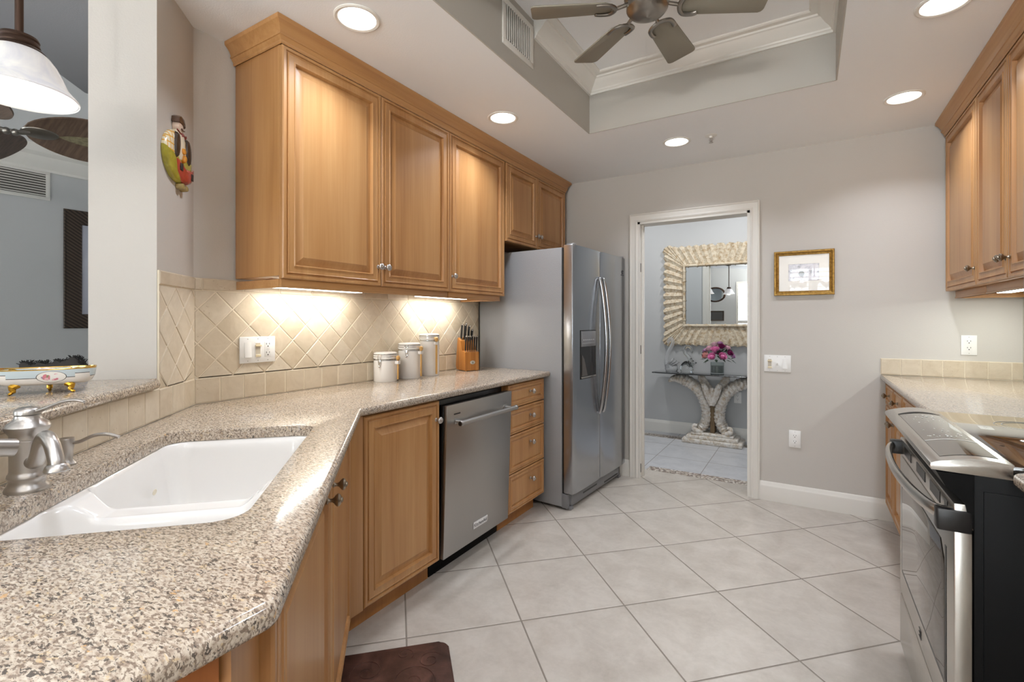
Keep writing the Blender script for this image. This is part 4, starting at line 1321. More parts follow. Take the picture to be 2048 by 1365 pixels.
ORD = ['first', 'second', 'third', 'fourth', 'fifth', 'sixth', 'seventh']
for i in range(6):
    y = -0.042 + i * 0.0168
    knife('steak_knife', T(0.028, y, 0.136) @ RY(0.06), 0.098, 0.0062, '%s black-handled steak knife from the left in the lower row of the block' % ORD[i], 'steak knives in the knife block')
for i, (y, x, L, zz) in enumerate(((-0.040, -0.036, 0.120, 0.214), (-0.024, -0.022, 0.124, 0.208), (-0.006, -0.044, 0.126, 0.216), (0.008, -0.022, 0.116, 0.208), (0.020, -0.046, 0.098, 0.217), (0.032, -0.024, 0.082, 0.209), (0.046, -0.042, 0.074, 0.215))):
    knife('kitchen_knife', T(x, y, zz) @ RY(0.10), L * 0.85, 0.0085, '%s large black-handled knife from the left in the upper row of the block' % ORD[i], 'large knives in the knife block')
# ------------------------------------------------------------------ switch plates and outlets
def receptacle(b, x, z):
    """two slots and a ground hole; local x across, y up, on the plate face"""
    b.box(x - 0.0085, x - 0.0062, z - 0.001, z + 0.0065, 0.0062, 0.0066); b.box(x + 0.0058, x + 0.0080, z - 0.001, z + 0.0065, 0.0062, 0.0066)
    b.lathe([(0.0001, 0.0066), (0.0028, 0.0066), (0.0028, 0.006)], 12, T(x, z - 0.0085, 0))
def plate(name, label, cat, Mp, gangs):
    n = len(gangs); w = 0.0465 * (n - 1) + 0.071
    t = thing(name, label, cat, Mp.translation)
    b = B(); b.box(-w / 2, w / 2, -0.0585, 0.0585, 0, 0.0055, 0.002, Mp); obj('cover_plate', b, M['plate'], t)
    for i, g in enumerate(gangs):
        x = (i - (n - 1) / 2) * 0.0465
        b = B()
        for z in (-0.0485, 0.0485): b.lathe([(0.0001, 0.0062), (0.0022, 0.0060), (0.0026, 0.005)], 10, Mp @ T(x, z, 0))
        obj('screw', b, plain('screw_grey', sr(190, 188, 184), 0.35, 0.5), t)
        if g == 'rocker':
            b = B(); b.prism([(-0.033, 0.005), (0.033, 0.005), (0.033, 0.0062), (0.0, 0.0078), (-0.033, 0.0102)], -0.0155, 0.0155, Mp @ T(x, 0, 0) @ axes((0, 0, 0), (0, 1, 0), (0, 0, 1), (1, 0, 0)), bev=0.0004)
            obj('rocker', b, M['plate'], t)
        elif g in ('slider', 'slideri'):
            b = B(); b.box(x - 0.0165, x + 0.0165, -0.034, 0.034, 0.005, 0.0064, 0.0006, Mp); s = obj('dimmer', b, M['plate'], t)
            b = B(); b.box(x - 0.012, x + 0.010, -0.020, 0.030, 0.0060, 0.0068, 0, Mp); obj('slide_track', b, plain('track_beige', sr(196, 186, 168), 0.5), s)
            b = B(); b.box(x - 0.014, x + 0.014, 0.014, 0.022, 0.006, 0.0125, 0.001, Mp); b.box(x - 0.012, x + 0.012, -0.033, -0.022, 0.006, 0.009, 0.001, Mp); obj('slide_lever', b, M['almond'] if g == 'slideri' else M['plate'], s)
        elif g == 'toggle':
            b = B(); b.box(x - 0.005, x + 0.005, -0.012, 0.012, 0.005, 0.007, 0.0005, Mp); b.box(x - 0.0042, x + 0.0042, 0.0, 0.009, 0.006, 0.017, 0.001, Mp); obj('toggle', b, M['plate'], t)
        else:
            b = B()
            if g == 'duplex':
                for z in (-0.0195, 0.0195): b.lathe([(0.0001, 0.0062), (0.0155, 0.0062), (0.0165, 0.005)], 22, Mp @ T(x, z, 0) @ Matrix.Diagonal((1, 0.86, 1, 1)))
            else:
                b.box(x - 0.0165, x + 0.0165, -0.034, 0.034, 0.005, 0.0062, 0.0006, Mp)
            r = obj('receptacle', b, M['plate'], t)
            b = B(); receptacle(b, x, -0.017); receptacle(b, x, 0.022)
            if g == 'gfci': b.box(x - 0.007, x + 0.007, -0.0035, -0.0028, 0.0062, 0.0065); b.box(x - 0.007, x + 0.007, 0.0030, 0.0036, 0.0062, 0.0065)
            b.bm.transform(Mp); obj('sockets', b, M['slot'], r)
    return t
plate('switch_plate', 'white three-gang plate with rocker, dimmer and outlet on the tile backsplash', 'switch', ML @ T(1.2515, 1.1315, 0.0085), ['rocker', 'slideri', 'gfci'])
plate('switch_plate', 'white three-gang switch plate on the wall right of the doorway', 'switch', MR @ T(-0.178, 0.963, 0), ['slideri', 'toggle', 'rocker'])
plate('wall_outlet', 'white duplex outlet low on the wall right of the doorway', 'outlet', MR @ T(-0.073, 0.450, 0), ['duplex'])
plate('wall_outlet', 'white rectangular outlet above the right countertop', 'outlet', MR @ T(0.813, 1.117, 0), ['decora'])
plate('wall_outlet', 'white outlet on the hall wall behind the console table', 'outlet', axes((-0.626, YH, 0.452), (1, 0, 0), (0, 0, 1), (0, -1, 0)), ['duplex'])

# ------------------------------------------------------------------ chef plaque
def relief(b, P, h, Mp, mi=0, base=0.0, edge=0.3):
    """closed outline P (local x, y) raised to h with a rounded shoulder"""
    if area(P) < 0: P = P[::-1]
    cx = sum(p[0] for p in P) / len(P); cy_ = sum(p[1] for p in P) / len(P)
    n = len(P)
    vs, fs = [], []
    lv = [(1.0, base), (1.0, base + h * 0.35), (0.94, base + h * 0.7), (0.80, base + h * 0.92), (0.5, base + h), (0.02, base + h)]
    for k, z in lv:
        for p in P: vs.append((cx + (p[0] - cx) * k, cy_ + (p[1] - cy_) * k, z))
    for r in range(len(lv) - 1):
        for i in range(n):
            j = (i + 1) % n
            fs.append((r * n + i, r * n + j, (r + 1) * n + j, (r + 1) * n + i))
    fs.append(tuple((len(lv) - 1) * n + i for i in range(n)))
    fs.append(tuple(range(n))[::-1])
    b.add(vs, fs, Mp, mi)
def ell(cx, cy_, rx, ry, n=28, rot=0):
    return [(cx + rx * math.cos(a) * math.cos(rot) - ry * math.sin(a) * math.sin(rot), cy_ + rx * math.cos(a) * math.sin(rot) + ry * math.sin(a) * math.cos(rot)) for a in [2 * PI * i / n for i in range(n)]]
uc = -2.033
MP_ = axes(pt(uc, -0.799, 1.870), (-S2, S2, 0), (0, 0, 1), (S2, S2, 0)) @ T(0, 0, 0.001)
t = thing('chef_plaque', 'round painted ceramic chef plaque with red apron on the angled wall', 'wall plaque', MP_.translation)
def enamel(name, c, k=0.25, c2=None):
    q = N(name); v = q.coord(); n_ = q.noise(v, 26, 3, 0.6, 0.5)
    q.P(col=q.mix(q.ramp(n_, [(0.35, G1), (0.7, G2)]), c, c2 or tuple(x * (1 - k) for x in c[:3]) + (1,)), rough=0.18, coat=0.3)
    return q.m
def plaid():
    q = N('plaid_sleeve'); v = q.coord(); x, y, z = q.sep(v)
    f = lambda s: q.math('LESS_THAN', q.math('FRACT', q.math('ADD', q.math('MULTIPLY', s, 42.0), 50.0)), 0.22)
    g = q.math('MAXIMUM', f(q.math('SUBTRACT', y, x)), f(z))
    q.P(col=q.mix(g, sr(236, 226, 196), sr(224, 170, 70)), rough=0.2, coat=0.3); return q.m
b = B(); relief(b, ell(0, 0, 0.112, 0.094, 40), 0.020, MP_); obj('shirt', b, plaid(), t)
b = B(); relief(b, [p for p in ell(0, 0, 0.113, 0.0945, 48) if p[1] < 0.018], 0.0215, MP_); obj('trousers', b, enamel('olive_glaze', sr(178, 168, 60), 0.4), t)
b = B(); relief(b, [(-0.022, 0.10), (0.020, 0.102), (0.026, 0.05), (0.022, -0.02), (-0.020, -0.02), (-0.03, 0.04)], 0.026, MP_); obj('shirt_front', b, enamel('cream_glaze', sr(238, 228, 204), 0.1), t)
b = B()
for s in (-1, 1): relief(b, ell(s * 0.048 + 0.01, 0.034, 0.021, 0.052, 28, s * 0.12), 0.0285, MP_)
obj('waistcoat', b, enamel('dark_brown_glaze', sr(64, 50, 42), 0.4), t)
b = B(); relief(b, [(-0.050, -0.012), (-0.02, -0.026), (0.02, -0.034), (0.075, -0.030), (0.108, -0.016), (0.106, -0.05), (0.080, -0.082), (0.04, -0.096), (-0.005, -0.090), (-0.040, -0.06)], 0.0300, MP_); obj('apron', b, enamel('red_glaze', sr(190, 74, 56), 0.35), t)
b = B()
for x, y in ((-0.022, -0.042), (0.070, -0.056)): b.box(x - 0.009, x + 0.009, y - 0.013, y + 0.013, 0.028, 0.032, 0.001, MP_)
obj('apron_button', b, M['slot'], t)
b = B(); relief(b, ell(-0.002, 0.110, 0.024, 0.026), 0.022, MP_); obj('face', b, enamel('skin_glaze', sr(232, 208, 190), 0.1), t)
b = B(); relief(b, [(-0.034, 0.122), (0.034, 0.116), (0.032, 0.132), (0.018, 0.148), (-0.012, 0.152), (-0.030, 0.142)], 0.026, MP_); b.tube([tuple(MP_ @ Vector((x, y, 0.025))) for x, y in ((-0.010, 0.102), (0.0, 0.098), (0.012, 0.101))], 0.003, 6); obj('cap_and_moustache', b, enamel('cap_glaze', sr(92, 66, 50), 0.3), t)
b = B(); 
for s in (-1, 1): relief(b, [(0.004, 0.080), (0.004 + s * 0.016, 0.088), (0.004 + s * 0.016, 0.071)], 0.031, MP_)
b.tube([tuple(MP_ @ Vector((x, y, 0.024))) for x, y in ((-0.045, 0.088), (-0.02, 0.083), (0.004, 0.080), (0.03, 0.085))], 0.0028, 6); obj('bow_tie', b, enamel('maroon_glaze', sr(140, 44, 36), 0.2), t)
b = B(); relief(b, ell(0.002, 0.022, 0.016, 0.013), 0.033, MP_); relief(b, ell(0.008, -0.004, 0.012, 0.016), 0.034, MP_); obj('held_pears', b, enamel('orange_glaze', sr(222, 150, 50), 0.25), t)
b = B()
for x, y in ((0.016, -0.104), (0.046, -0.106)): relief(b, ell(x, y, 0.016, 0.012), 0.024, MP_)
obj('shoes', b, enamel('shoe_glaze', sr(170, 150, 96), 0.4), t)

# ------------------------------------------------------------------ framed print right of the door
def picture(name, label, Mp, w, h, fw, fmat, art, inner=None):
    t = thing(name, label, 'picture', Mp.translation)
    b = B()
    prof = [(0, 0.002), (0, 0.016), (0.004, 0.021), (0.010, 0.022), (0.014, 0.017), (fw - 0.008, 0.012), (fw - 0.003, 0.014), (fw, 0.010), (fw, 0.002)]
    vs, fs = [], []; m = len(prof)
    for cx, cy_, dx, dy in ((0, 0, 1, 1), (w, 0, -1, 1), (w, h, -1, -1), (0, h, 1, -1)):
        for o, z in prof: vs.append((cx - w / 2 + dx * o, cy_ - h / 2 + dy * o, z))
    for i in range(4):
        for k in range(m):
            k2 = (k + 1) % m; i2 = (i + 1) % 4
            fs.append((i * m + k, i2 * m + k, i2 * m + k2, i * m + k2))
    b.add(vs, fs, Mp); bmesh.ops.recalc_face_normals(b.bm, faces=b.bm.faces[:]); obj('frame', b, fmat, t, smooth=30)
    b = B(); b.box(-w / 2 + fw - 0.004, w / 2 - fw + 0.004, -h / 2 + fw - 0.004, h / 2 - fw + 0.004, 0.003, 0.006, M=Mp); obj('print', b, art, t)
    return t
def goldframe():
    q = N('antique_gilt_frame'); v = q.coord(); n_ = q.noise(v, 60, 4, 0.6)
    q.P(col=q.ramp(n_, [(0.3, sr(132, 96, 40)), (0.6, sr(184, 146, 76))]), rough=0.4, metal=0.6); return q.m
def artprint():
    q = N('glazed_print'); v = q.coord(); x, y, z = q.sep(v)
    inx = q.math('MULTIPLY', q.math('LESS_THAN', q.math('ABSOLUTE', x), 0.088), q.math('LESS_THAN', q.math('ABSOLUTE', q.math('ADD', z, -0.004)), 0.056))
    edge = q.math('MULTIPLY', q.math('LESS_THAN', q.math('ABSOLUTE', x), 0.0895), q.math('LESS_THAN', q.math('ABSOLUTE', q.math('ADD', z, -0.004)), 0.0575))
    n_ = q.noise(v, 34, 4, 0.6, 0.4)
    sk_ = q.ramp(n_, [(0.46, sr(206, 204, 212)), (0.58, sr(176, 176, 188)), (0.66, sr(120, 124, 134))])
    d = q.math('ADD', q.math('POWER', q.math('MULTIPLY', q.math('ADD', x, 0.012), 60.0), 2.0), q.math('POWER', q.math('MULTIPLY', q.math('ADD', z, 0.006), 50.0), 2.0))
    sk_ = q.mix(q.math('LESS_THAN', d, 1.0), sk_, sr(64, 66, 68))
    c = q.mix(edge, sr(228, 224, 216), sr(120, 118, 118)); c = q.mix(inx, c, sk_)
    q.P(col=c, rough=0.25, coat=1.0, coatr=0.01, spec=0.5); return q.m
picture('framed_print', 'small gilt-framed print under glass between doorway and right cabinets', axes((-0.022, YB, 1.588), (1, 0, 0), (0, 0, 1), (0, -1, 0)), 0.352, 0.304, 0.030, goldframe(), artprint())

# ------------------------------------------------------------------ ceiling fixtures
def downlight(x, y, label, z=CZ, r=0.075, watt=CAN_W, spread=125, c=(0.90, 0.97, 1.08)):
    t = thing('recessed_light', label, 'ceiling light', (x, y, z), 0, 'recessed ceiling lights')
    b = B(); b.lathe([(r, 0.0), (r + 0.014, 0.0), (r + 0.014, -0.003), (r + 0.008, -0.006), (r - 0.002, -0.004), (r - 0.004, 0.0)], 40); obj('trim_ring', b, M['trim'], t, w=False)
    b = B(); b.lathe([(r - 0.002, -0.0015), (0.0001, -0.0025)], 40); obj('lens', b, M['lens'], t, w=False)
    l = bpy.data.lights.new('lamp', 'AREA'); l.shape = 'DISK'; l.size = r * 1.8; l.energy = watt; l.spread = math.radians(spread); l.color = c
    o = bpy.data.objects.new('lamp', l); col.objects.link(o); o.parent = t; o.location = (0, 0, -0.008)
    return t
downlight(-1.508, 1.297, 'recessed light in the ceiling beside the left crown molding, closest to the camera')
downlight(-1.518, 2.377, 'recessed light above the middle of the left cabinets, second from the camera')
downlight(-0.740, 3.298, 'recessed light in the ceiling in front of the doorway')
downlight(0.438, 3.274, 'recessed light in the ceiling near the far end of the right cabinets')
downlight(0.437, 2.380, 'recessed light cut by the top edge of the photo on the right')
downlight(0.437, 1.300, 'recessed light above the range outside the view')
downlight(-0.74, 0.25, 'recessed light above the sink outside the view')
downlight(0.437, 0.1, 'recessed light overhead on the right outside the view')
downlight(-0.5, 4.75, 'recessed light in the hall ceiling outside the view', 2.75, 0.075, HALL_W, 178, (1, 1, 1))
downlight(-1.7, 4.75, 'recessed light in the left part of the hall ceiling outside the view', 2.75, 0.075, HALL_W * 0.6, 178, (1, 1, 1))
# under-cabinet fixtures
M['tube'] = plain('fluorescent_diffuser', sr(250, 250, 245), 0.4, 0, emis=(1, 0.96, 0.88, 1), es=6.0)
M['tubeg'] = plain('cool_fluorescent_diffuser', sr(245, 250, 245), 0.4, 0, emis=(0.92, 1.0, 0.95, 1), es=6.0)
def undercab(x, y0, y1, z, label, cool, watt):
    t = thing('under_cabinet_light', label, 'cabinet light', (x, (y0 + y1) / 2, z), 0, 'under-cabinet lights')
    L = y1 - y0
    b = B(); b.box(-0.035, 0.035, -L / 2, L / 2, -0.002, 0.022, 0.004); obj('housing', b, M['trim'], t, w=False)
    b = B(); b.box(-0.028, 0.028, -L / 2 + 0.01, L / 2 - 0.01, -0.010, -0.002, 0.003); obj('diffuser', b, M['tubeg'] if cool else M['tube'], t, w=False)
    l = bpy.data.lights.new('lamp', 'AREA'); l.shape = 'RECTANGLE'; l.size = 0.05; l.size_y = L - 0.03; l.energy = watt; l.color = (0.93, 1.0, 0.96) if cool else (0.98, 0.97, 0.92)
    o = bpy.data.objects.new('lamp', l); col.objects.link(o); o.parent = t; o.location = (0, 0, -0.012)
undercab(-2.01, 1.23, 1.75, 1.417, 'lit strip light under the wall cabinet nearest the corner', False, UCL_W)
undercab(-2.01, 2.18, 2.66, 1.417, 'lit strip light under the wall cabinet above the knife block', False, UCL_W)
undercab(0.90, 3.05, 3.60, 1.420, 'cool white strip light under the right wall cabinets', True, UCL_W * 1.5)
# sprinkler
t = thing('sprinkler_head', 'small white fire sprinkler on the ceiling in front of the doorway', 'sprinkler', (-0.526, 3.298, CZ))
b = B(); b.lathe([(0.0001, 0), (0.037, 0), (0.037, -0.002), (0.030, -0.005), (0.012, -0.007), (0.010, -0.018), (0.0001, -0.018)], 28); obj('escutcheon', b, M['trim'], t, w=False)
b = B()
for s in (-1, 1): b.tube([(s * 0.007, 0, -0.016), (s * 0.010, 0, -0.028), (s * 0.004, 0, -0.042)], 0.0022, 8)
b.tube([(0, 0, -0.016), (0, 0, -0.046)], 0.003, 8); b.lathe([(0.0001, -0.046), (0.013, -0.046), (0.013, -0.0475), (0.0001, -0.0475)], 16); obj('deflector', b, M['nickel'], t, w=False)
# tray vent
def vent(name, label, Mp, w, h, vertical, n):
    t = thing(name, label, 'air vent', Mp.translation)
    b = B()
    f = 0.028
    for (x0, x1, y0, y1) in ((0, w, 0, f), (0, w, h - f, h), (0, f, f, h - f), (w - f, w, f, h - f)): b.box(x0, x1, y0, y1, 0, 0.007, 0.0015, Mp)
    obj('frame', b, M['trim'], t)
    b = B(); b.box(f - 0.002, w - f + 0.002, f - 0.002, h - f + 0.002, 0.0004, 0.001, M=Mp); obj('duct_opening', b, plain('duct_grey', sr(88, 84, 78), 0.8), t)
    b = B()
    for i in range(n):
        if vertical:
            x = lerp(f, w - f, (i + 0.5) / n); b.box(-0.0016, 0.0016, f - 0.001, h - f + 0.001, -0.006, 0.006, M=Mp @ T(x, 0, 0.004) @ RY(-0.30))
        else:
            y = lerp(f, h - f, (i + 0.5) / n); b.box(f - 0.001, w - f + 0.001, -0.0022, 0.0022, -0.007, 0.007, M=Mp @ T(0, y, 0.004) @ RX(0.7))
    obj('louvres', b, M['trim'], t)
    return t
vent('air_vent', 'white return vent with upright louvres inside the raised ceiling', axes((TX0 + 0.002, 1.835, 2.522), (0, 1, 0), (0, 0, 1), (1, 0, 0)), 0.283, 0.215, True, 13)
vent('air_vent', 'white vent with flat louvres on the blue-grey dining wall', axes((-5.5, 1.035, 2.283), (0, 1, 0), (0, 0, 1), (1, 0, 0)), 0.41, 0.245, False, 9)

# ceiling fans
def blade_outline(r0, r1, w0, w1, rc):
    P = [(r0, -w0 / 2)] + [(r1 - rc + rc * math.sin(a), -w1 / 2 + rc - rc * math.cos(a)) for a in [PI / 2 * i / 6 for i in range(7)]]
    P += [(r1 - rc + rc * math.cos(a), w1 / 2 - rc + rc * math.sin(a)) for a in [PI / 2 * i / 6 for i in range(7)]] + [(r0, w0 / 2)]
    P += [(r0 - 0.03, w0 * 0.3), (r0 - 0.035, 0), (r0 - 0.03, -w0 * 0.3)]
    return P
M['fanm'] = plain('brushed_pewter', sr(150, 145, 138), 0.32, 1.0)
M['fanblade'] = plain('taupe_fan_blade', sr(140, 134, 120), 0.45)
t = thing('ceiling_fan', 'brushed pewter six-blade ceiling fan in the raised kitchen ceiling', 'ceiling fan', (-0.533, 1.879, TZ))
zb = 2.492 - TZ
b = B(); b.lathe([(0.0001, 0), (0.065, 0), (0.062, -0.02), (0.030, -0.05), (0.014, -0.055), (0.014, -0.14)], 28); obj('canopy', b, M['fanm'], t, w=False)
b = B(); b.lathe([(0.014, -0.135), (0.05, -0.14), (0.085, -0.17), (0.092, -0.21), (0.088, -0.25), (0.075, -0.262), (0.074, -0.280), (0.079, -0.285), (0.079, -0.297), (0.068, -0.312), (0.045, -0.322), (0.012, -0.325), (0.006, -0.330), (0.0001, -0.331)], 36)
obj('motor_housing', b, M['fanm'], t, w=False)
for k in range(6):
    a = math.radians(25.5 + 60 * k)
    m = RZ(a) @ T(0, 0, zb) @ RX(math.radians(-13))
    b = B(); b.prism(blade_outline(0.165, 0.452, 0.105, 0.128, 0.018), -0.003, 0.003, m, bev=0.0015); bl = obj('blade', b, M['fanblade'], t, w=False)
    b = B()
    b.tube(spline([(0.070, 0, 0.010), (0.095, 0, 0.002), (0.125, 0, -0.006)], 5), 0.0075, 10, m)
    for s in (-1, 1): b.tube(spline([(0.122, 0, -0.007), (0.128, s * 0.024, -0.008), (0.145, s * 0.043, -0.008), (0.178, s * 0.047, -0.007), (0.198, s * 0.042, -0.006)], 5), [0.008] * 20 + [0.005], 10, m, flat=(1.15, 0.8))
    obj('blade_arm', b, M['fanm'], t, w=False)

# ------------------------------------------------------------------ dining side seen over the bar
def alabaster():
    q = N('alabaster_shade'); v = q.coord(); n_ = q.noise(v, 9, 4, 0.6, 1.4)
    c = q.ramp(n_, [(0.35, sr(226, 226, 232)), (0.6, sr(248, 246, 242))])
    q.P(col=c, rough=0.25, emis=c, es=0.10, coat=0.3); return q.m
M['shade'] = alabaster()
M['bulb'] = plain('frosted_bulb', sr(255, 255, 255), 0.4, 0, emis=(1, 0.97, 0.9, 1), es=9)
PZ = 1.831
t = thing('pendant_light', 'alabaster bell pendant lamp on a dark rod at the left edge', 'pendant lamp', (-1.690, 0.386, PZ))
b = B(); b.tube([(0, 0, 0.148), (0, 0, CZ - PZ - 0.02)], 0.0085, 12); rod = obj('rod', b, M['bronze'], t, w=False)
b = B(); b.lathe([(0.0085, CZ - PZ - 0.03), (0.05, CZ - PZ - 0.02), (0.062, CZ - PZ - 0.0005), (0.0001, CZ - PZ - 0.0005)], 28); obj('ceiling_rose', b, M['bronze'], t, w=False)
KS = Matrix.Scale(0.82, 4)
b = B(); b.lathe([(0.0105, 0.182), (0.030, 0.180), (0.044, 0.176), (0.047, 0.168), (0.044, 0.163), (0.047, 0.158), (0.049, 0.150), (0.047, 0.146), (0.055, 0.140), (0.062, 0.132), (0.060, 0.130), (0.0105, 0.134)], 36, KS); obj('fitter_cap', b, M['bronze'], t, w=False)
sp = [(0.060, 0.131), (0.072, 0.120), (0.087, 0.098), (0.098, 0.074), (0.107, 0.052), (0.112, 0.038), (0.122, 0.024), (0.134, 0.011), (0.141, 0.001)]
b = B(); b.lathe(sp + [(0.140, -0.003), (0.137, 0.0)] + [(r - 0.005, z - 0.001) for r, z in sp[::-1]], 48, KS); obj('shade', b, M['shade'], t, w=False)
b = B(); b.ball((0, 0, 0.055), 0.034, KS, 0, 20, 12, (1, 1, 1.15)); b.lathe([(0.012, 0.09), (0.014, 0.12), (0.014, 0.135)], 16, KS); obj('bulb', b, M['bulb'], t, w=False)
l = bpy.data.lights.new('lamp', 'POINT'); l.energy = 0.12; l.shadow_soft_size = 0.035; l.color = (1, 0.95, 0.86)
o = bpy.data.objects.new('lamp', l); col.objects.link(o); o.parent = t; o.location = (0, 0, 0.012)
p2 = dup(t, (-1.335, 0.03, PZ), 0, 'second alabaster pendant on its rod, seen only in the carved mirror', 'pendant lamps over the bar')
t['group'] = 'pendant lamps over the bar'

# wicker-look dining fan
def blade_two_tone():
    q = N('two_tone_blade'); v = q.coord(); x, y, z = q.sep(v)
    n_ = q.noise(q.coord((30, 30, 30)), 1.0, 4, 0.6)
    return q, v
q = N('dark_walnut_blade'); v = q.coord((6, 70, 6)); q.P(col=q.ramp(q.noise(v, 1, 4, 0.6), [(0.3, sr(86, 68, 56)), (0.65, sr(122, 100, 84))]), rough=0.5); M['walnut'] = q.m
q = N('pale_rattan_inlay'); v = q.coord((60, 60, 60)); q.P(col=q.ramp(q.noise(v, 1, 3, 0.6), [(0.35, sr(126, 120, 92)), (0.65, sr(160, 152, 122))]), rough=0.6); M['rattan'] = q.m
FD = Vector((-3.33, 0.594, 2.72))
t = thing('ceiling_fan', 'dark leaf-blade ceiling fan over the dining area behind the pendant', 'ceiling fan', FD)
zf = 2.200 - FD.z
b = B(); b.lathe([(0.0001, 0), (0.07, 0), (0.06, -0.04), (0.016, -0.055), (0.016, -0.22)], 28); obj('canopy', b, M['bronze'], t, w=False)
b = B(); b.lathe([(0.016, -0.20), (0.08, -0.22), (0.12, -0.28), (0.12, -0.36), (0.10, -0.405), (0.07, -0.43), (0.06, -0.47), (0.03, -0.49), (0.0001, -0.495)], 36); obj('motor_housing', b, M['fanm'], t, w=False)
def leafblade(m, w):
    n = 26; r0, r1 = 0.17, 0.80
    top = [(lerp(r0, r1, i / n), w / 2 * math.sin(PI * (i / n) ** 0.8) ** 0.75) for i in range(1, n)]
    P = [(r0, 0)] + [(x, -y) for x, y in top] + [(r1, 0)] + [(x, y) for x, y in top[::-1]]
    b = B(); b.prism(P, -0.004, 0.004, m, bev=0.0015)
    inl = [(0.30, 0.0)] + [(lerp(0.30, 0.74, i / 12), -0.048 * math.sin(PI * (i / 12)) ** 0.7) for i in range(1, 12)] + [(0.74, 0.0)] + [(lerp(0.30, 0.74, i / 12), 0.048 * math.sin(PI * (i / 12)) ** 0.7) for i in range(11, 0, -1)]
    c = B(); c.prism(inl, -0.0052, -0.0038, m)
    d = B(); d.tube(spline([(0.09, 0, -0.02), (0.15, 0, -0.022), (0.20, 0, -0.010)], 5), 0.012, 10, m)
    d.lathe([(0.0001, -0.014), (0.030, -0.012), (0.042, -0.008), (0.044, -0.004)], 24, m @ T(0.235, 0, 0) @ Matrix.Diagonal((1.6, 1.0, 1, 1)))
    for x in (0.12, 0.15): d.ball((x, 0, -0.024), 0.017, m, 0, 12, 8)
    return b, c, d
FDA = 74.0
for k in range(4):
    m = RZ(math.radians(FDA + 90 * k)) @ T(0, 0, zf) @ RX(math.radians(-20))
    b, c, d = leafblade(m, 0.36)
    bl = obj('blade', b, M['walnut'], t, w=False); obj('rattan_inlay', c, M['rattan'], bl, w=False); obj('blade_arm', d, M['fanm'], t, w=False)

# framed picture on the dining wall
def ropeframe():
    q = N('dark_carved_frame'); v = q.coord((1, 1, 1), (0.6, 0, 0)); x, y, z = q.sep(v)
    wv = q.math('SINE', q.math('MULTIPLY', z, 260.0))
    q.P(col=q.mix(q.math('MULTIPLY', q.math('ADD', wv, 1.0), 0.5), sr(40, 32, 28), sr(86, 72, 60)), rough=0.4, metal=0.2); return q.m
q = N('pale_lavender_print'); v = q.coord(); q.P(col=q.ramp(q.noise(v, 2.5, 3, 0.5), [(0.3, sr(170, 172, 186)), (0.7, sr(196, 198, 208))]), rough=0.25, coat=0.6); lav = q.m
picture('framed_picture', 'large dark-framed picture on the blue-grey dining wall', axes((-5.5, 1.98, 1.716), (0, 1, 0), (0, 0, 1), (1, 0, 0)), 0.90, 1.04, 0.125, ropeframe(), lav)
# dining chair with black fringed back
CHP = Vector((-3.90, 1.06, 0)); ca = math.radians(150)
t = thing('dining_chair', 'black fringed chair back behind the porcelain dish on the dining side', 'chair', CHP, math.radians(31.5))
M['blackcloth'] = plain('black_plush', sr(30, 27, 26), 0.9, sheen=0.4)
b = B()
n = 24
top = [(lerp(-0.21, 0.20, i / n), 1.000 + 0.012 * math.sin(i * 1.1) + (0.034 * smooth((i / n - 0.35) / 0.5) - (0.10 * smooth((i / n - 0.86) / 0.14)))) for i in range(n + 1)]
b.prism([(-0.21, 0.50), (0.20, 0.50)] + top[::-1], -0.02, 0.03, axes((0, 0, 0), (1, 0, 0), (0, 0, 1), (0, -1, 0)), bev=0.006); obj('back', b, plain('charcoal_upholstery', sr(58, 54, 52), 0.85), t, w=False)
b = B()
for i in range(n * 5):
    s = i / (n * 5); k = s * n; j = min(int(k), n - 1); z = lerp(top[j][1], top[j + 1][1], k - j)
    for q_ in range(2): b.tube([(lerp(-0.21, 0.20, s), rnd.uniform(-0.02, 0.02), z - 0.018), (lerp(-0.21, 0.20, s) + rnd.uniform(-0.01, 0.01), rnd.uniform(-0.04, 0.04), z + rnd.uniform(0.003, 0.014))], [0.004, 0.002], 5)
obj('fringe', b, M['blackcloth'], t, w=False)
b = B(); b.box(-0.22, 0.22, -0.42, 0.03, 0.42, 0.50, 0.02); obj('seat', b, M['blackcloth'], t, w=False)
for x in (-0.2, 0.2):
    for y in (-0.40, 0.01):
        b = B(); b.box(x - 0.018, x + 0.018, y - 0.018, y + 0.018, 0, 0.42, 0.003); obj('leg', b, M['bronze'], t, w=False)
# things on the rear wall that only the carved mirror shows
t = thing('oval_wall_mirror', 'dark-rimmed oval mirror seen reflected in the carved hall mirror', 'mirror', (-2.02, -2.995, 1.98))
b = B(); mo = axes((-2.02, -3.0, 1.98), (1, 0, 0), (0, 0, 1), (0, -1, 0)) @ Matrix.Diagonal((1, 0.78, -1, 1))
b.lathe([(0.215, 0.0), (0.215, 0.02), (0.23, 0.03), (0.255, 0.02), (0.265, 0.0)], 48, mo); obj('rim', b, M['bronze'], t)
b = B(); b.lathe([(0.216, 0.004), (0.0001, 0.004)], 48, mo); obj('glass', b, M['mirror'], t)
picture('framed_photo', 'dark landscape picture seen reflected in the carved hall mirror', axes((-2.03, -3.0, 1.40), (-1, 0, 0), (0, 0, 1), (0, 1, 0)), 0.46, 0.27, 0.03, ropeframe(), plain('dark_photo', sr(70, 70, 70), 0.4))
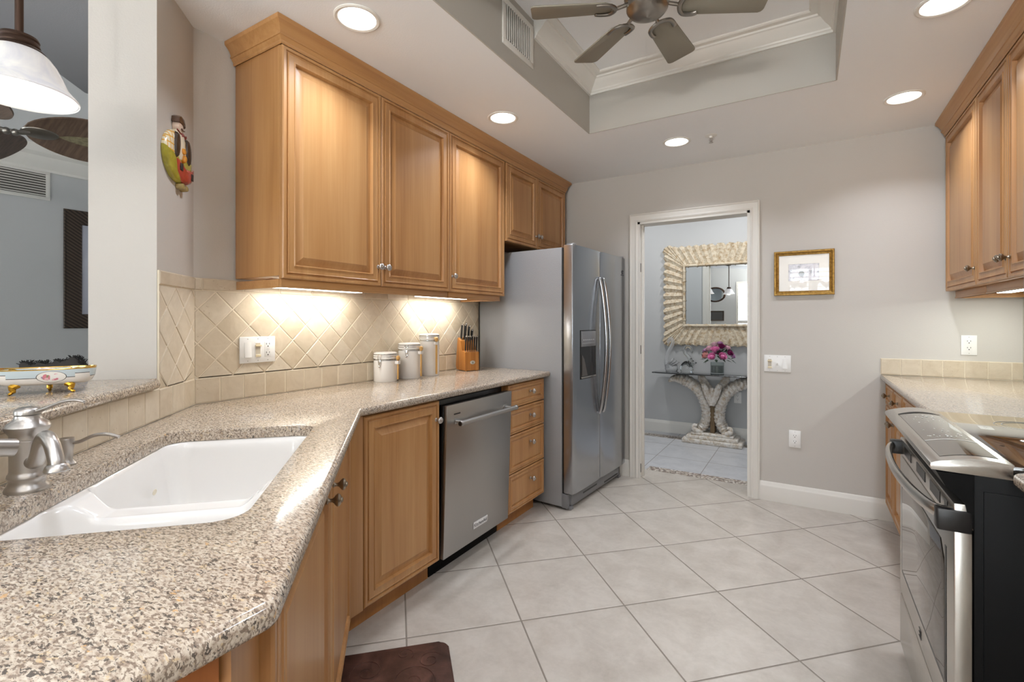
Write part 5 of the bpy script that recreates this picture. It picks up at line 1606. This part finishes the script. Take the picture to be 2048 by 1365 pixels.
# chandelier with upward bowls in the breakfast nook behind the camera
t = thing('chandelier', 'chandelier of upturned glass bowls, seen only as a reflection in the gilt-framed print', 'chandelier', (0.10, -1.75, CZ))
b = B(); b.lathe([(0.0001, 0), (0.06, 0), (0.055, -0.02), (0.012, -0.035), (0.008, -0.06), (0.008, -0.55), (0.03, -0.58), (0.045, -0.65), (0.03, -0.73), (0.012, -0.77), (0.0001, -0.78)], 24); obj('stem', b, M['bronze'], t, w=False)
for k in range(5):
    m = T(0, 0, -0.15) @ RZ(2 * PI * k / 5 + 0.3)
    b = B(); b.tube(spline([(0.03, 0, -0.52), (0.12, 0, -0.60), (0.22, 0, -0.60), (0.29, 0, -0.53), (0.30, 0, -0.47)], 6), 0.008, 8, m); a = obj('arm', b, M['bronze'], t, w=False)
    b = B(); b.lathe([(0.012, -0.475), (0.04, -0.462), (0.075, -0.42), (0.095, -0.375), (0.092, -0.375), (0.07, -0.418), (0.03, -0.456), (0.012, -0.465)], 24, m @ T(0.30, 0, 0)); obj('bowl_shade', b, M['shade'], a, w=False)
    b = B(); b.ball((0.30, 0, -0.425), 0.022, m, 0, 12, 8); obj('bulb', b, M['bulb'], a, w=False)
    l = bpy.data.lights.new('lamp', 'POINT'); l.energy = CHAN_W; l.shadow_soft_size = 0.03; l.color = (1, 0.97, 0.93)
    o = bpy.data.objects.new('lamp', l); col.objects.link(o); o.parent = t; o.location = m @ Vector((0.30, 0, -0.385))
# ------------------------------------------------------------------ hall: carved mirror, console table, swans, flowers
def antique(name, hi, lo, rough=0.6):
    q = N(name); v = q.coord()
    geo = q.n('ShaderNodeNewGeometry')
    n_ = q.noise(v, 30, 5, 0.65, 0.4)
    c = q.ramp(n_, [(0.34, lo), (0.56, hi), (0.8, tuple(min(1, x * 1.12) for x in hi[:3]) + (1,))])
    q.P(col=c, rough=rough, normal=q.bump(q.noise(v, 90, 3, 0.6), 0.2, 0.002))
    return q.m
M['carved'] = antique('carved_ivory_wash', sr(212, 200, 178), sr(174, 148, 112))
M['carvedw'] = antique('distressed_white_wash', sr(222, 217, 210), sr(182, 164, 140))
def leaf(b, base, d, n_, L, W, mi=0, lift=0.018, curl=0.02, nl=9, nw=8, lobes=7):
    """one carved leaf: base point, direction d in the wall plane, normal n_"""
    d = d.normalized(); s = d.cross(n_).normalized()
    vs, fs = [], []
    for i in range(nl * 3 + 1):
        t = i / (nl * 3)
        w = W * (0.42 + 0.58 * math.sin(PI * min(1, t * 0.86 + 0.05)) ** 0.6) * (1.0 if t < 0.93 else 0.75)
        w *= 1 - 0.13 * abs(math.sin(PI * lobes * t))
        for k in range(nw + 1):
            u = 2 * k / nw - 1
            rib = 0.0045 * (0.5 + 0.5 * math.cos(2 * PI * (t * lobes * 1.4 - abs(u) * 1.2)))
            h = lift * (1 - u * u * 0.85) + 0.006 * math.exp(-(u / 0.12) ** 2) + rib * (1 - abs(u) * 0.3) + curl * t * t * 0.6
            vs.append(base + d * (L * t) + s * (w * u * 0.5) + n_ * h)
    m = nw + 1
    for i in range(nl * 3):
        for k in range(nw):
            fs.append((i * m + k, i * m + k + 1, (i + 1) * m + k + 1, (i + 1) * m + k))
    # back skirt down to the wall plane
    k0 = len(vs)
    loop = [i * m for i in range(nl * 3 + 1)] + [nl * 3 * m + k for k in range(1, m)] + [i * m + nw for i in range(nl * 3 - 1, -1, -1)] + [k for k in range(nw - 1, 0, -1)]
    for i in loop:
        p = vs[i]; vs.append(p - n_ * ((p - base).dot(n_) + 0.002))
    for i in range(len(loop)):
        j = (i + 1) % len(loop)
        fs.append((loop[i], k0 + i, k0 + j, loop[j]))
    b.add([tuple(v) for v in vs], fs, None, mi)

mx, mz = -0.790, 1.540
IW, IH, OW, OH = 0.372, 0.330, 0.600, 0.540      # half sizes: inner opening, outer edge
t = thing('wall_mirror', 'large mirror in a frame of carved ivory leaves above the console table', 'mirror', (mx, YH, mz))
MW = axes((mx, YH, mz), (1, 0, 0), (0, 0, 1), (0, -1, 0))
b = B()
nn = Vector((0, -1, 0))
def wp(x, z, d=0.0): return Vector((mx + x, YH - d, mz + z))
def lv(x, z, dx, dz, L, W): leaf(b, wp(x, z, 0.014), Vector((dx, 0, dz)), nn, L, W)
nt_ = 13
for i in range(nt_):
    s = 2 * i / (nt_ - 1) - 1
    x = s * IW * 0.98
    for sg in (1, -1):
        k = 0.0 if abs(s) < 0.05 else s * 0.55
        L = 0.200 * math.hypot(1, k) + 0.012
        lv(x, sg * (IH + 0.012), k + (0.15 if s > 0 else -0.15 if s < 0 else 0), sg, L, 0.120 if abs(s) > 0.05 else 0.13)
ns_ = 11
for i in range(ns_):
    s = 2 * i / (ns_ - 1) - 1
    z = s * IH * 0.98
    for sg in (1, -1):
        k = s * 0.50
        L = 0.212 * math.hypot(1, k)
        lv(sg * (IW + 0.012), z, sg, k + 0.12 * s, L, 0.108)
for sx_ in (1, -1):
    for sz in (1, -1):
        for q_ in ((0.75, 1.0), (1.0, 0.80), (1.0, 1.0)):
            lv(sx_ * (IW + 0.01), sz * (IH + 0.01), sx_ * q_[0], sz * q_[1], 0.285 if q_[0] == q_[1] else 0.275, 0.085)
b.box(mx - OW + 0.05, mx + OW - 0.05, YH - 0.014, YH - 0.0005, mz - OH + 0.05, mz - IH + 0.01); b.box(mx - OW + 0.05, mx + OW - 0.05, YH - 0.014, YH - 0.0005, mz + IH - 0.01, mz + OH - 0.05)
b.box(mx - OW + 0.05, mx - IW + 0.01, YH - 0.014, YH - 0.0005, mz - IH, mz + IH); b.box(mx + IW - 0.01, mx + OW - 0.05, YH - 0.014, YH - 0.0005, mz - IH, mz + IH)
obj('leaf_frame', b, M['carved'], t, smooth=40)
b = B()
for sz in (1, -1):
    b.tube([tuple(wp(-IW - 0.012, sz * IH, 0.038)), tuple(wp(IW + 0.012, sz * IH, 0.038))], 0.015, 12)
    for i in range(8):
        x = lerp(-IW + 0.04, IW - 0.04, i / 7); b.tube([tuple(wp(x - 0.005, sz * IH, 0.038)), tuple(wp(x + 0.005, sz * IH, 0.038))], 0.0205, 12)
for sx_ in (1, -1):
    b.tube([tuple(wp(sx_ * IW, -IH - 0.012, 0.038)), tuple(wp(sx_ * IW, IH + 0.012, 0.038))], 0.015, 12)
    for i in range(6):
        z = lerp(-IH + 0.06, IH - 0.06, i / 5); b.tube([tuple(wp(sx_ * IW, z - 0.005, 0.038)), tuple(wp(sx_ * IW, z + 0.005, 0.038))], 0.0205, 12)
obj('bamboo_inner_rod', b, M['carved'], t)
b = B(); b.box(-IW, IW, -IH, IH, 0.018, 0.022, 0, MW @ RY(math.radians(0.4))); obj('mirror_glass', b, M['mirror'], t, smooth=0)

# console table
tx, ty = -0.830, 5.345
t = thing('console_table', 'carved whitewashed leaf pedestal console with dark glass top in the hall', 'console table', (tx, ty, 0))
def q_glass():
    q = N('smoked_glass_top'); q.P(col=(0.20, 0.22, 0.22, 1), rough=0.02, trans=0.55, ior=1.45, coat=0.6); return q.m
b = B(); b.box(tx - 0.585, tx + 0.585, 5.165, 5.545, 0.706, 0.718, 0.002); obj('glass_top', b, plain('smoked_glass', sr(44, 47, 49), 0.03, 0, coat=1.0, coatr=0.01), t)
b = B()
for k, (hx, hy, z0, z1) in enumerate(((0.285, 0.150, 0.0, 0.045), (0.245, 0.125, 0.045, 0.080), (0.205, 0.105, 0.080, 0.108))):
    b.box(tx - hx, tx + hx, ty - hy, ty + hy, z0, z1, 0.008, seg=3)
obj('stepped_plinth', b, M['carvedw'], t)
def palm(b, P, W, D, nseg, ribs):
    """carved palm trunk swept along P in the x-z plane: chevron ribs across the face"""
    P = spline(P, nseg); n = len(P); m = 16
    vs, fs = [], []
    for i in range(n):
        t_ = i / (n - 1)
        d = (Vector(P[min(i + 1, n - 1)]) - Vector(P[max(i - 1, 0)])).normalized()
        s = Vector((d.z, 0, -d.x))
        w = W(t_); dp = D(t_)
        for k in range(m):
            a = 2 * PI * k / m
            cx_, sy = math.cos(a), math.sin(a)
            saw = (t_ * ribs + abs(cx_) * 0.35) % 1.0
            g = 1 + 0.24 * (saw - 0.5)
            vs.append(Vector(P[i]) + s * (cx_ * w * g) + Vector((0, -1, 0)) * (sy * dp * g))
    for i in range(n - 1):
        for k in range(m):
            k2 = (k + 1) % m
            fs.append((i * m + k, i * m + k2, (i + 1) * m + k2, (i + 1) * m + k))
    fs.append(tuple(range(m))[::-1]); fs.append(tuple((n - 1) * m + k for k in range(m)))
    b.add([tuple(v) for v in vs], fs)
for sg in (-1, 1):
    b = B()
    palm(b, [(tx + sg * 0.150, ty, 0.112), (tx + sg * 0.105, ty, 0.15), (tx + sg * 0.062, ty, 0.24), (tx + sg * 0.064, ty, 0.36), (tx + sg * 0.110, ty, 0.49), (tx + sg * 0.20, ty, 0.588), (tx + sg * 0.31, ty, 0.640), (tx + sg * 0.40, ty, 0.640), (tx + sg * 0.445, ty, 0.606)],
         lambda t_: lerp(0.050, 0.062, t_) * (1 if t_ < 0.72 else max(0.22, 1 - (t_ - 0.72) / 0.34)), lambda t_: 0.085 * (1 if t_ < 0.75 else max(0.3, 1 - (t_ - 0.75) / 0.45)), 14, 26)
    # leaf curl at the foot
    b.tube(spline([(tx + sg * 0.10, ty - 0.06, 0.115), (tx + sg * 0.15, ty - 0.085, 0.125), (tx + sg * 0.180, ty - 0.085, 0.150), (tx + sg * 0.172, ty - 0.080, 0.178), (tx + sg * 0.145, ty - 0.075, 0.172)], 6), [0.026] * 12 + [0.018] * 12 + [0.012], 10)
    obj('palm_support', b, M['carvedw'], t, smooth=50)
b = B()
leaf(b, Vector((tx - 0.004, ty - 0.088, 0.400)), Vector((-0.34, 0, 1)), nn, 0.235, 0.070, lift=0.03, curl=0.05)
leaf(b, Vector((tx + 0.004, ty - 0.088, 0.400)), Vector((0.34, 0, 1)), nn, 0.235, 0.070, lift=0.03, curl=0.05)
leaf(b, Vector((tx, ty - 0.082, 0.41)), Vector((0, 0, 1)), nn, 0.17, 0.060, lift=0.02, curl=0.02)
leaf(b, Vector((tx, ty + 0.03, 0.46)), Vector((-0.6, 0, 1)), nn, 0.27, 0.09); leaf(b, Vector((tx, ty + 0.03, 0.46)), Vector((0.6, 0, 1)), nn, 0.27, 0.09)
obj('centre_leaves', b, M['carvedw'], t, smooth=45)
b = B(); b.box(tx - 0.022, tx + 0.022, ty - 0.06, ty + 0.06, 0.105, 0.44, 0.008); obj('trunk_core', b, plain('dark_antique_brown', sr(112, 92, 66), 0.7), t)

# swans
GZ = 0.718
def swan(x, y, s, sg, label, tall):
    t = thing('glass_swan', label, 'figurine', (x, y, GZ), 0.0, 'glass swans on the console')
    b = B()
    if tall:
        b.lathe([(0.0001, 0.0), (0.052, 0.0), (0.062, 0.02), (0.060, 0.05), (0.044, 0.085), (0.020, 0.105), (0.0001, 0.11)], 24, T(0.02, 0, 0) @ Matrix.Diagonal((1.15, 0.7, 1, 1)))
        P = spline([(-0.022, 0, 0.03), (-0.035, 0, 0.10), (-0.022, 0, 0.18), (0.010, 0, 0.25), (0.030, 0, 0.30), (0.024, 0, 0.342), (0.002, 0, 0.350), (-0.014, 0, 0.322), (-0.018, 0, 0.300)], 6)
        b.tube(P, [lerp(0.026, 0.013, i / (len(P) - 1)) for i in range(len(P))], 12)
    else:
        b.lathe([(0.0001, 0.0), (0.050, 0.0), (0.062, 0.02), (0.060, 0.05), (0.048, 0.085), (0.022, 0.11), (0.0001, 0.115)], 24, Matrix.Diagonal((1.1, 0.75, 1, 1)))
        P = spline([(0.03, 0, 0.06), (0.045, 0, 0.11), (0.02, 0, 0.16), (-0.018, 0, 0.20), (-0.022, 0, 0.245), (0.008, 0, 0.272), (0.042, 0, 0.258), (0.055, 0, 0.228), (0.056, 0, 0.215)], 6)
        b.tube(P, [lerp(0.022, 0.010, i / (len(P) - 1)) for i in range(len(P))], 12)
    obj('body_and_neck', b, M['glassw'] if tall else M['glass'], t, w=False, smooth=80)
    b = B()
    e = P[-1]
    b.tube([tuple(e), tuple(e + Vector((0.0, 0, -0.022)))], [0.009, 0.002], 8); obj('beak', b, M['glassw'] if tall else M['glass'], t, w=False)
    b = B()
    for q_ in (-1, 1):
        for k in range(3): b.tube(spline([(0.03 - 0.015 * k, q_ * 0.03, 0.06 + 0.01 * k), (0.07 - 0.02 * k, q_ * 0.034, 0.085 + 0.016 * k), (0.095 - 0.03 * k, q_ * 0.022, 0.10 + 0.02 * k)], 4), [0.012] * 4 + [0.008] * 4 + [0.003], 8)
    obj('wing', b, M['glassw'] if tall else M['glass'], t, w=False)
    return t
q = N('frosted_clear_glass'); q.P(col=(0.95, 0.96, 0.97, 1), rough=0.08, trans=0.75, ior=1.45, coat=0.5); M['glassw'] = q.m
swan(-1.275, 5.36, 1, 1, 'tall clear glass swan with long neck, left on the console', True)
swan(-1.100, 5.37, 1, -1, 'shorter glass swan with hooked neck beside the tall swan', False)
# flowers
fx, fy = -0.790, 5.33
t = thing('flower_arrangement', 'pink and purple roses in a glass vase on the console table', 'flowers', (fx, fy, GZ))
q = N('vase_glass'); q.P(col=(0.85, 0.92, 0.90, 1), rough=0.02, trans=0.85, ior=1.4); vg = q.m
b = B(); b.lathe([(0.0001, 0.003), (0.060, 0.003), (0.064, 0.0), (0.066, 0.006), (0.066, 0.118), (0.063, 0.118), (0.062, 0.010), (0.0001, 0.009)], 30); obj('vase', b, vg, t, w=False)
b = B(); b.lathe([(0.0001, 0.0), (0.058, 0.0), (0.059, 0.07), (0.0001, 0.072)], 24, T(0, 0, 0.012)); obj('green_stems', b, antique('vase_greens', sr(52, 78, 50), sr(24, 44, 30), 0.5), t, w=False)
q = N('rose_leaf'); q.P(col=sr(38, 62, 44), rough=0.45); lg = q.m
b = B()
for i in range(60):
    a = rnd.uniform(0, 2 * PI); e = rnd.uniform(-0.35, 1.1); r = rnd.uniform(0.10, 0.165)
    d = Vector((math.cos(a) * math.cos(e), math.sin(a) * math.cos(e), math.sin(e)))
    c = Vector((0, 0, 0.165)) + Vector((d.x * r, d.y * r * 0.8, d.z * 0.10))
    s = d.cross(Vector((0, 0, 1))).normalized(); up_ = s.cross(d)
    L, W = rnd.uniform(0.04, 0.065), rnd.uniform(0.012, 0.02)
    d2 = (d + Vector((rnd.uniform(-.5, .5), rnd.uniform(-.5, .5), rnd.uniform(-.5, .3)))).normalized()
    b.add([tuple(c - d2 * L * 0.4), tuple(c + s * W), tuple(c + d2 * L * 0.7 - Vector((0, 0, 0.008))), tuple(c - s * W), tuple(c + up_ * 0.005), tuple(c - up_ * 0.003)], [(0, 1, 4), (1, 2, 4), (2, 3, 4), (3, 0, 4), (1, 0, 5), (2, 1, 5), (3, 2, 5), (0, 3, 5)])
obj('foliage', b, lg, t, w=False)
PK = [plain('pink_petal', sr(226, 138, 186), 0.5), plain('pale_pink_petal', sr(240, 196, 210), 0.5), plain('peach_pink_petal', sr(232, 164, 158), 0.5), plain('purple_petal', sr(122, 28, 84), 0.5), plain('lilac_petal', sr(208, 150, 200), 0.5)]
def rose(c, r, mat):
    b = B()
    d = (c - Vector((0, 0, 0.12))).normalized()
    s = d.cross(Vector((0, 0, 1)));
    s = Vector((1, 0, 0)) if s.length < 0.05 else s.normalized()
    u_ = d.cross(s)
    m = axes(c, s, u_, d)
    b.ball((0, 0, 0), r * 0.55, m, 0, 12, 8)
    for k, (n_, rr, h) in enumerate(((3, 0.42, 0.75), (4, 0.68, 0.62), (5, 0.95, 0.40))):
        for i in range(n_):
            a0 = 2 * PI * i / n_ + k * 0.6
            vs, fs = [], []
            for p in range(5):
                for q_ in range(5):
                    aa = a0 + (p / 4 - 0.5) * 2 * PI / n_ * 1.25
                    tt = q_ / 4
                    R_ = r * rr * (0.55 + 0.45 * tt ** 0.6 + (0.10 * tt ** 3 if k else 0))
                    vs.append((R_ * math.cos(aa), R_ * math.sin(aa), r * (-0.6 + (h + 0.6) * tt * (1 - 0.18 * (p / 2 - 1) ** 2))))
            for p in range(4):
                for q_ in range(4): fs.append((p * 5 + q_, (p + 1) * 5 + q_, (p + 1) * 5 + q_ + 1, p * 5 + q_ + 1))
            b.add(vs, fs, m)
    obj('rose', b, mat, t, w=False, smooth=60)
for (x, y, z, r, k) in ((-0.105, -0.055, 0.190, 0.040, 2), (-0.035, -0.095, 0.180, 0.040, 0), (0.062, -0.085, 0.185, 0.041, 0), (-0.010, -0.065, 0.250, 0.042, 0), (-0.075, -0.02, 0.258, 0.036, 1), (0.045, -0.03, 0.285, 0.036, 3), (0.125, -0.035, 0.220, 0.034, 3),
                        (-0.03, 0.02, 0.300, 0.034, 1), (0.02, 0.04, 0.310, 0.030, 4), (0.098, 0.0, 0.268, 0.030, 1), (-0.12, 0.02, 0.230, 0.030, 4), (0.15, 0.01, 0.185, 0.026, 4), (0.0, -0.01, 0.225, 0.036, 3)):
    rose(Vector((x, y, z)), r, PK[k])

# ------------------------------------------------------------------ floor mat in front of the sink
mu1, mv0, mv1 = -1.885, -0.235, 0.195
q = N('dark_brown_mat')
v = q.coord()
n_ = q.noise(v, 13, 4, 0.65, 0.5)
c = q.ramp(n_, [(0.35, sr(54, 36, 30)), (0.55, sr(80, 54, 46)), (0.75, sr(104, 72, 62))])
q.P(col=c, rough=0.36, spec=0.4, normal=q.bump(q.noise(v, 240, 3, 0.6), 0.12, 0.002)); mm = q.m
t = thing('floor_mat', 'dark brown cushioned mat with embossed swirls on the tile before the sink', 'mat', pt(-1.5, -0.02))
b = B(); b.prism([tuple(pt(u, v_).xy) for u, v_ in rrect(mu1, -0.95, mv0, mv1, 0.035, 6)], 0.0, 0.016, bev=0.007, seg=3); obj('mat_body', b, mm, t)
b = B()
def spiral(u, v_, r, turns, a0, sg=1):
    n = int(26 * turns)
    P = []
    for i in range(n + 1):
        k = i / n
        a = a0 + sg * 2 * PI * turns * k; rr = r * (1 - 0.82 * k)
        p = pt(u + rr * math.cos(a), v_ + rr * math.sin(a), 0.0155); P.append(tuple(p))
    b.tube(P, [0.0016 + 0.0008 * math.sin(PI * i / n) for i in range(n + 1)], 6)
for (u, v_, r, tn, a0, sg) in ((-1.70, 0.05, 0.088, 1.5, 0.5, 1), (-1.62, -0.06, 0.07, 1.4, 3.0, -1), (-1.79, 0.12, 0.045, 1.5, 2.0, 1), (-1.78, -0.10, 0.062, 1.4, 5.0, -1), (-1.58, 0.12, 0.06, 1.5, 1.0, -1), (-1.47, 0.02, 0.085, 1.5, 4.0, 1), (-1.36, 0.10, 0.06, 1.4, 2.0, 1), (-1.30, -0.07, 0.08, 1.4, 0.0, -1), (-1.14, 0.06, 0.08, 1.5, 3.5, 1), (-1.84, 0.03, 0.035, 1.2, 0.8, 1)):
    spiral(u, v_, r, tn, a0, sg)
obj('embossed_pattern', b, mm, t, smooth=60)
